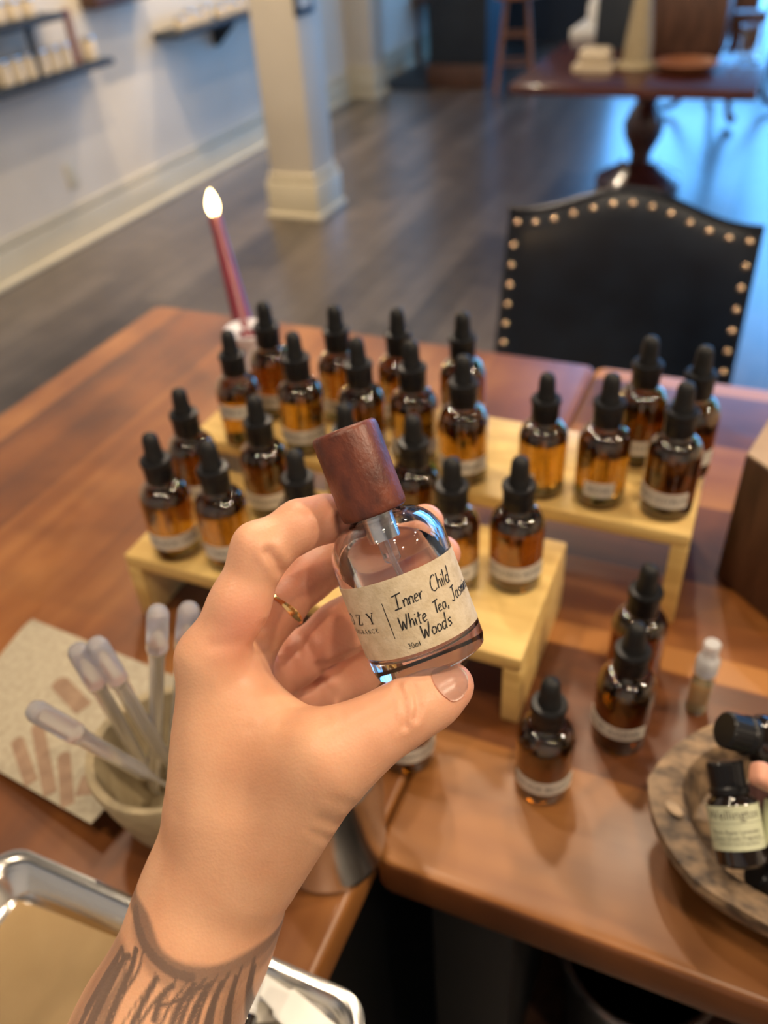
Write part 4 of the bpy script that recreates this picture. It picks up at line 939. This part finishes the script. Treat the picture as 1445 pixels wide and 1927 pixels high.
FING = [
 # index
 [(-0.14175, 0.15092, 1.18943, 0.01085), (-0.13597, 0.1649, 1.20411, 0.00955), (-0.13294, 0.17821, 1.2179, 0.00919), (-0.12404, 0.1914, 1.22175, 0.00804), (-0.11902, 0.20012, 1.2193, 0.00765), (-0.10818, 0.21498, 1.21095, 0.00718)],
 # middle
 [(-0.14168, 0.16653, 1.17326, 0.00971), (-0.13425, 0.18577, 1.18498, 0.00846), (-0.12988, 0.2005, 1.18825, 0.00885), (-0.1255, 0.21363, 1.18803, 0.00949), (-0.10791, 0.23278, 1.18906, 0.00864), (-0.09475, 0.23326, 1.1986, 0.00735)],
 # ring
 [(-0.14223, 0.17423, 1.14987, 0.00993), (-0.1334, 0.18933, 1.15273, 0.00948), (-0.12208, 0.20585, 1.15746, 0.01069), (-0.10192, 0.22894, 1.17144, 0.00901), (-0.088, 0.23319, 1.18495, 0.00728)],
 # little
 [(-0.14007, 0.17879, 1.13438, 0.00944), (-0.12734, 0.19352, 1.13135, 0.00944), (-0.11823, 0.20543, 1.13197, 0.00958), (-0.10486, 0.21824, 1.14267, 0.00819), (-0.09508, 0.22147, 1.1524, 0.00694)],
 # thumb
 [(-0.09159, 0.14039, 1.17365, 0.01302), (-0.08176, 0.1496, 1.17889, 0.01062), (-0.07437, 0.15896, 1.18075, 0.0097), (-0.06811, 0.16794, 1.18117, 0.00914), (-0.06375, 0.17454, 1.18152, 0.00782)],
]
CREASES = [ # sight-line polyline, depth, width
 ([(-0.11037, 0.1954, 1.2253), (-0.1096, 0.19368, 1.22287), (-0.10822, 0.19187, 1.21999)], .0014, .0013),
 ([(-0.12625, 0.17338, 1.22325), (-0.12373, 0.17377, 1.21902), (-0.12223, 0.17265, 1.21688)], .0012, .0015),
 ([(-0.07569, 0.15914, 1.19312), (-0.07282, 0.15527, 1.19355), (-0.07093, 0.15249, 1.19089), (-0.07081, 0.15151, 1.18479)], .0008, .0010), ([(-0.07173, 0.16105, 1.19314), (-0.06872, 0.15795, 1.19274), (-0.06768, 0.15594, 1.18983), (-0.06871, 0.15536, 1.18483)], .0007, .0010), ([(-0.07653, 0.15589, 1.19308), (-0.0739, 0.151, 1.19082), (-0.07239, 0.14995, 1.18385)], .0003, .0010),
 ([(-0.12155, 0.13582, 1.18833), (-0.11089, 0.14127, 1.18872), (-0.10064, 0.14324, 1.18692), (-0.09496, 0.14487, 1.18564)], .0002, .0016),
 ([(-0.1263, 0.13924, 1.19496), (-0.11859, 0.13841, 1.19133), (-0.10686, 0.14059, 1.18731)], .00015, .0022),
 ([(-0.12481, 0.16178, 1.20077), (-0.12382, 0.16263, 1.19468), (-0.12151, 0.16103, 1.18663)], .0006, .0014),
 ([(-0.13148, 0.18784, 1.17278), (-0.12759, 0.1878, 1.16403), (-0.12328, 0.18754, 1.15479), (-0.11898, 0.18702, 1.14524), (-0.11471, 0.18607, 1.13685)], .0011, .0020),
 ([(-0.12471, 0.1896, 1.15145), (-0.11713, 0.19451, 1.15293), (-0.10576, 0.20312, 1.1566)], .0007, .0012),
 ([(-0.11922, 0.16429, 1.16791), (-0.10726, 0.14372, 1.18955), (-0.11243, 0.13673, 1.18756), (-0.1164, 0.13278, 1.18519)], .0003, .0020),
 ([(-0.10734, 0.13743, 1.18554), (-0.09659, 0.14235, 1.18526), (-0.09079, 0.14617, 1.18647)], .0003, .0018),
 ([(-0.08265, 0.12844, 1.15475), (-0.09078, 0.12536, 1.16224)], .0005, .0016), ([(-0.0809, 0.13307, 1.16243), (-0.08792, 0.12885, 1.1696)], .0004, .0014), ([(-0.08461, 0.12536, 1.149), (-0.09227, 0.12191, 1.15906)], .0004, .0014),
 ([(-0.13551, 0.14682, 1.2024), (-0.12603, 0.14993, 1.20399), (-0.12215, 0.15022, 1.19889)], .0003, .0018),
]
BUMPS = [((-0.13748, 0.17696, 1.22878), .0010, .006), ((-0.09767, 0.12716, 1.17472), .0015, .018), ((-0.13491, 0.15571, 1.21241), .0004, .008)]
def build_hand():
    vx = .00085
    segs = [s for s in PALM] + [(a, b) for ch in FING for a, b in zip(ch[:-1], ch[1:])]
    P = np.array([p for s in segs for p in s]); lo = (P[:, :3] - P[:, 3:]).min(0) - .004; hi = (P[:, :3] + P[:, 3:]).max(0) + .004
    N = np.ceil((hi - lo) / vx).astype(int) + 1
    ax = [lo[i] + vx * np.arange(N[i]) for i in range(3)]
    BIG = .03
    def field(segl, k):
        D = np.full(N, BIG, np.float32)
        for a, b in segl:
            a = np.array(a, np.float32); b = np.array(b, np.float32)
            l0 = np.minimum(a[:3] - a[3], b[:3] - b[3]) - .026; h0 = np.maximum(a[:3] + a[3], b[:3] + b[3]) + .026
            i0 = np.clip(((l0 - lo) / vx).astype(int), 0, N); i1 = np.clip(((h0 - lo) / vx).astype(int) + 1, 0, N)
            sl = tuple(slice(i0[i], i1[i]) for i in range(3))
            X = ax[0][sl[0]].astype(np.float32)[:, None, None]; Y = ax[1][sl[1]].astype(np.float32)[None, :, None]; Z = ax[2][sl[2]].astype(np.float32)[None, None, :]
            d = b[:3] - a[:3]; dd = float(d @ d)
            t = np.clip(((X - a[0]) * d[0] + (Y - a[1]) * d[1] + (Z - a[2]) * d[2]) / dd, 0, 1)
            q = np.sqrt((X - a[0] - t * d[0]) ** 2 + (Y - a[1] - t * d[1]) ** 2 + (Z - a[2] - t * d[2]) ** 2) - (a[3] + t * (b[3] - a[3]))
            o_ = D[sl]
            if k > 0:
                h = np.maximum(k - np.abs(o_ - q), 0) / k; D[sl] = np.minimum(o_, q) - h * h * k * .25
            else: D[sl] = np.minimum(o_, q)
        return D
    def smin(a, b, k):
        h = np.maximum(k - np.abs(a - b), 0) / k; return np.minimum(a, b) - h * h * k * .25
    D = field(PALM, .011)
    th = field(list(zip(FING[4][:-1], FING[4][1:])), .006)
    D = smin(D, th, .008)
    Fg = None
    for ch in FING[:4]:
        f = field(list(zip(ch[:-1], ch[1:])), .005)
        Fg = f if Fg is None else smin(Fg, f, .0004)
    D = smin(D, Fg, .0045)
    # surface nets
    S = D < 0
    nx, ny, nz = [n_ - 1 for n_ in N]
    cnt = np.zeros((nx, ny, nz), np.int8)
    for i in (0, 1):
        for j in (0, 1):
            for k in (0, 1): cnt += S[i:i + nx, j:j + ny, k:k + nz]
    act = (cnt > 0) & (cnt < 8)
    idx = np.argwhere(act); vid = np.full((nx, ny, nz), -1, np.int32); vid[act] = np.arange(len(idx))
    cs = [(i, j, k) for i in (0, 1) for j in (0, 1) for k in (0, 1)]
    acc = np.zeros((len(idx), 3)); cn = np.zeros(len(idx))
    val = {c: D[idx[:, 0] + c[0], idx[:, 1] + c[1], idx[:, 2] + c[2]] for c in cs}
    for c in cs:
        for a in range(3):
            if c[a] == 0:
                e_ = list(c); e_[a] = 1; e_ = tuple(e_)
                v0, v1 = val[c], val[e_]; m = (v0 < 0) != (v1 < 0)
                t = np.where(m, v0 / np.where(m, v0 - v1, 1), 0)
                p = np.tile(np.array(c, float), (len(idx), 1)); p[:, a] = t
                acc[m] += p[m]; cn[m] += 1
    V = lo + (idx + acc / cn[:, None]) * vx
    faces = []
    for a in range(3):
        b, c = (a + 1) % 3, (a + 2) % 3
        sl0 = [slice(1, n_ - 1) for n_ in N]; sl1 = list(sl0); sl0[a] = slice(0, N[a] - 1); sl1[a] = slice(1, N[a])
        s0 = S[tuple(sl0)]; s1 = S[tuple(sl1)]
        e_ = np.argwhere(s0 != s1)
        if not len(e_): continue
        off = np.ones(3, int); off[a] = 0
        e2 = e_ + off
        def g(db, dc):
            q = e2.copy(); q[:, b] += db; q[:, c] += dc; return vid[q[:, 0], q[:, 1], q[:, 2]]
        quad = np.stack([g(-1, -1), g(0, -1), g(0, 0), g(-1, 0)], 1)
        flip = ~s0[tuple(e_.T)]
        quad[flip] = quad[flip][:, ::-1]
        faces.append(quad)
    Fq = np.concatenate(faces)
    # laplacian smoothing
    E = np.concatenate([Fq[:, [0, 1]], Fq[:, [1, 2]], Fq[:, [2, 3]], Fq[:, [3, 0]]])
    def lap(V, n_, lam=.5):
        for _ in range(n_):
            s = np.zeros_like(V); c_ = np.zeros(len(V))
            np.add.at(s, E[:, 0], V[E[:, 1]]); np.add.at(c_, E[:, 0], 1)
            V = V + lam * (s / np.maximum(c_, 1)[:, None] - V)
        return V
    V = lap(V, 2)
    def normals(V):
        n_ = np.cross(V[Fq[:, 2]] - V[Fq[:, 0]], V[Fq[:, 3]] - V[Fq[:, 1]]); vn = np.zeros_like(V)
        for k in range(4): np.add.at(vn, Fq[:, k], n_)
        return vn / np.maximum(np.linalg.norm(vn, axis=1, keepdims=True), 1e-12)
    vn = normals(V)
    def dist(V, pl):
        best = np.full(len(V), 9.)
        for a, b in zip(pl[:-1], pl[1:]):
            a, b = np.array(a), np.array(b); d = b - a; t = np.clip(((V - a) @ d) / (d @ d + 1e-12), 0, 1); best = np.minimum(best, np.linalg.norm(V - a - t[:, None] * d, axis=1))
        return best
    disp = np.zeros(len(V))
    camp = np.array([0, 0, 1.40])
    def onsurf(p):   # snap a guide point to the surface along its sight line
        p = np.array(p); d = (p - camp) / np.linalg.norm(p - camp); w_ = V - camp; t = w_ @ d; off = np.linalg.norm(w_ - t[:, None] * d, axis=1); near = off < .0016
        return V[near][np.argmin(t[near])] if near.any() else p
    vdir_ = (V - camp); vlen = np.linalg.norm(vdir_, axis=1, keepdims=True); vdir_ = vdir_ / vlen; face = np.clip(-(vn * vdir_).sum(1) * 4, 0, 1)
    for pl, dep, wd in CREASES:
        pts = np.array([np.array(q_) for q_ in pl]); best = np.full(len(V), 9.); bz = np.zeros(len(V))
        for a, b in zip(pts[:-1], pts[1:]):
            ra, rb_ = a - camp, b - camp; la = np.linalg.norm(ra)
            # distance measured square to the line of growth, ignoring depth
            n1 = ra / la; e1 = b - a; e1 = e1 - n1 * (e1 @ n1); ln = np.linalg.norm(e1); e1 = e1 / ln; e2 = np.cross(n1, e1)
            w_ = camp + vdir_ * (la / (vdir_ @ n1))[:, None] - a
            x = w_ @ e1; y = w_ @ e2; xx = x - np.clip(x, 0, ln); d_ = np.hypot(xx, y); m = d_ < best; best[m] = d_[m]; bz[m] = (vlen[:, 0] - la)[m]
        gate = np.exp(-(bz / .012) ** 2) * face
        disp -= dep * np.exp(-(best / wd) ** 2) * gate; disp += dep * .3 * np.exp(-((best - 2.2 * wd) / wd) ** 2) * gate
    for p, h, wd in BUMPS:
        dd = np.linalg.norm(V - np.array(p), axis=1); disp += h * np.exp(-(dd / wd) ** 2)
    V = V + vn * disp[:, None]; V = lap(V, 1, .3)
    # tone attribute: r = pinker skin of palm side and fingertips, g = tattoo ink
    tips = [ch[-1] for ch in FING]; pink = np.zeros(len(V))
    for t in tips: pink = np.maximum(pink, .55 * np.exp(-(np.linalg.norm(V - np.array(t[:3]), axis=1) / .016) ** 2))
    for p, r in (((-0.12917, 0.19105, 1.15563), .030), ((-0.12736, 0.19103, 1.20357), .022), ((-0.127, 0.15678, 1.20434), .014), ((-0.11252, 0.19899, 1.22088), .02)):
        pink = np.maximum(pink, .6 * np.exp(-(np.linalg.norm(V - np.array(p), axis=1) / r) ** 2))
    for ci, ch in enumerate(FING):
        for p_ in ch[1:]:
            pink = np.maximum(pink, (.30, .50, .60, .60, .25)[ci] * np.exp(-(np.linalg.norm(V - np.array(p_[:3]), axis=1) / .017) ** 2))
    # tattoo drawn on the forearm skin, in the plane of the arm (mm along / across)
    O = np.array((-0.12086, 0.08623, 1.12696)); ex = np.array((0.91843, 0.39141, -0.05736)); ey = np.array((0.19881, -0.58205, -0.78847))
    U = (V - O) @ ex * 1000; W_ = (V - O) @ ey * 1000
    ink = np.zeros(len(V))
    SC = .18
    def st(pts, w_, v_=1.0, soft=.35):
        nonlocal ink
        q_ = [((x - 363) * SC, (y - 1787) * SC) for x, y in pts]
        if len(q_) > 2: q_ = [(p.x, p.y) for p in smoothpath([(a, b, 0) for a, b in q_], 4)]
        best = np.full(len(V), 99.)
        for (x0, y0), (x1, y1) in zip(q_[:-1], q_[1:]):
            dx, dy = x1 - x0, y1 - y0; t = np.clip(((U - x0) * dx + (W_ - y0) * dy) / (dx * dx + dy * dy + 1e-9), 0, 1)
            best = np.minimum(best, np.hypot(U - x0 - t * dx, W_ - y0 - t * dy))
        ink = np.maximum(ink, v_ * np.clip((w_ - best) / soft, 0, 1))
    st([(225, 1745), (262, 1752), (300, 1800), (360, 1825), (420, 1830), (500, 1815)], 3.2, .66, 1.6)
    st([(240, 1750), (275, 1790), (330, 1822), (362, 1832)], 2.6, .78, 1.2)
    st([(365, 1830), (410, 1835), (480, 1822)], 4.2, .62, 2.0)
    for pts, w_ in (([(340, 1832), (300, 1870), (262, 1925), (250, 1960)], .75), ([(360, 1835), (325, 1880), (300, 1935), (285, 1980)], .7), ([(385, 1838), (350, 1890), (325, 1990)], .95), ([(405, 1838), (378, 1890), (352, 1990)], .8),
                    ([(425, 1838), (400, 1890), (385, 1990)], .9), ([(445, 1835), (428, 1890), (415, 1990)], .8), ([(465, 1830), (452, 1890), (440, 1990)], .9), ([(395, 1845), (340, 1870), (300, 1880)], .8),
                    ([(270, 1795), (262, 1830), (232, 1880), (205, 1960)], .7), ([(240, 1815), (225, 1820), (218, 1815), (200, 1850), (160, 1920), (140, 1970)], 1.1), ([(215, 1840), (195, 1875), (170, 1940)], 1.5), ([(240, 1840), (222, 1880), (198, 1950)], .9),
                    ([(238, 1818), (232, 1835), (240, 1850)], .6), ([(300, 1822), (285, 1850), (262, 1880), (230, 1930)], .45)):
        st(pts, w_ * 1.25, .80, .7)
    st([(255, 1765), (300, 1815), (350, 1842)], 5.0, .38, 2.5)
    st([(360, 1838), (420, 1850), (480, 1838)], 6.5, .45, 3.0)
    st([(215, 1835), (185, 1890), (150, 1960)], 7.0, .45, 3.0)
    st([(440, 1850), (425, 1900), (410, 1990)], 6.5, .35, 4.0)
    for pts in ([(462, 1850), (452, 1900), (446, 1990)], [(436, 1852), (420, 1910), (408, 1990)], [(412, 1852), (390, 1910), (372, 1990)], [(390, 1850), (362, 1905), (340, 1990)], [(366, 1845), (335, 1895), (312, 1990)],
                [(300, 1835), (280, 1870), (250, 1935), (236, 1990)], [(330, 1845), (312, 1862), (300, 1900)], [(254, 1800), (244, 1840), (216, 1900), (190, 1980)], [(228, 1822), (205, 1870), (175, 1935), (150, 1990)], [(212, 1828), (190, 1862), (160, 1915)]):
        st(pts, 1.35, .82, .6)
    for k in range(9):
        st([(238 + k * 9, 1748 + k * 7), (262 + k * 10, 1778 + k * 7)], .9, .55, .8)
    for k in range(12):
        st([(352 + k * 11, 1822 + (k % 3) * 4), (372 + k * 10, 1852 - (k % 2) * 6)], 1.0, .5, .9)
    for k in range(6):
        st([(238 - k * 5, 1835 + k * 10), (214 - k * 9, 1880 + k * 10), (196 - k * 9, 1930 + k * 8)], 1.1, .62, .8)
    for k in range(7):
        st([(330 + k * 20, 1850), (306 + k * 21, 1900), (290 + k * 22, 1985)], .55, .5, .5)
    for c_ in ((356, 1893), (365, 1915)):
        st([(c_[0] + 5 * math.cos(t), c_[1] + 5 * math.sin(t)) for t in np.linspace(0, 6.3, 9)], .35, .6, .3)
    ink *= (vn @ (camp - O) / np.linalg.norm(camp - O) > -.15)
    me = bpy.data.meshes.new('person'); me.from_pydata(V.tolist(), [], Fq.tolist()); me.shade_smooth()
    at_ = me.color_attributes.new('tone', 'FLOAT_COLOR', 'POINT')
    colr = np.stack([pink, ink, np.zeros(len(V)), np.ones(len(V))], 1).astype(np.float32)
    at_.data.foreach_set('color', colr.ravel())
    me.materials.append(skin_material()); me.update()
    return V, vn, onsurf, mesh_obj('person', me, None)
V, vn, onsurf, hand = build_hand()
tag(hand, "person's left hand and tattooed forearm holding up the perfume bottle", 'person')
# thumb nail
def fingernail(axis_a, axis_b, side, length, width, rad, name='fingernail'):
    a, b = Vector(axis_a[:3]), Vector(axis_b[:3]); t = (b - a).normalized(); c = b; slope = (axis_a[3] - axis_b[3]) / (b - a).length
    n_ = Vector(side); n_ = (n_ - t * n_.dot(t)).normalized(); s_ = t.cross(n_)
    bm = bmesh.new(); NU, NV = 14, 12; g = []
    for i in range(NU + 1):
        u = i / NU * 2 - 1; row = []
        for j in range(NV + 1):
            v_ = j / NV * 2 - 1
            wv = width / 2 * (1 - .18 * max(0, -u) ** 3) * math.sqrt(max(0.0, 1 - (abs(u) ** 6) * .55))
            ang = v_ * wv / rad
            off = u * length / 2 - .0022
            p = c + t * (off - (abs(v_) ** 2) * .0012 * (1 if u > 0 else -1)) + (n_ * math.cos(ang) + s_ * math.sin(ang)) * (rad + slope * max(0, -off - 0) + .0011 - .0022 * max(0, u) ** 2)
            row.append(bm.verts.new(p))
        g.append(row)
    for i in range(NU):
        for j in range(NV): bm.faces.new((g[i][j], g[i + 1][j], g[i + 1][j + 1], g[i][j + 1])).material_index = 1 if i >= NU - 1 else 0
    bmesh.ops.solidify(bm, geom=bm.faces[:], thickness=.0006)
    nm = mat('nail_plate', color=(.76, .43, .31), rough=.28, sss=.15, coat=.15); nt = mat('nail_tip', color=(.82, .68, .56), rough=.25, coat=.3)
    return build(name, bm, [nm, nt], hand, angle=80)
tcam = Vector((0, 0, 1.40)) - Vector(FING[4][-1][:3]); upv = Vector((-0.01135, 0.49525, 0.58275))
fingernail(FING[4][3], FING[4][4], tcam.normalized() + upv * .30, .0128, .0118, FING[4][4][3] + .0007)

# ring on the middle finger
a, b = Vector(FING[1][0][:3]), Vector(FING[1][1][:3]); t = (Vector(FING[1][2][:3]) - a).normalized(); c = Vector(FING[1][1][:3]); rr_ = FING[1][1][3] + .0010
u_ = t.orthogonal().normalized(); v_ = t.cross(u_)
bm = bmesh.new(); NR = 64; g = []
for k in range(NR):
    an = 2 * PI * k / NR; ro = u_ * math.cos(an) + v_ * math.sin(an); hw = .0011 + .00035 * math.sin(4 * an)
    g.append([bm.verts.new(c + ro * (rr_ + dr) + t * (h_ * hw)) for dr, h_ in ((-.0004, -1), (.0005, -1), (.0010, 0), (.0005, 1), (-.0004, 1))])
for k in range(NR):
    A_, B_ = g[k], g[(k + 1) % NR]
    for i in range(5): bm.faces.new((A_[i], B_[i], B_[(i + 1) % 5], A_[(i + 1) % 5]))
tag(build('finger_ring', bm, M_['gold']), 'thin faceted gold ring worn low on a curled finger', 'ring')
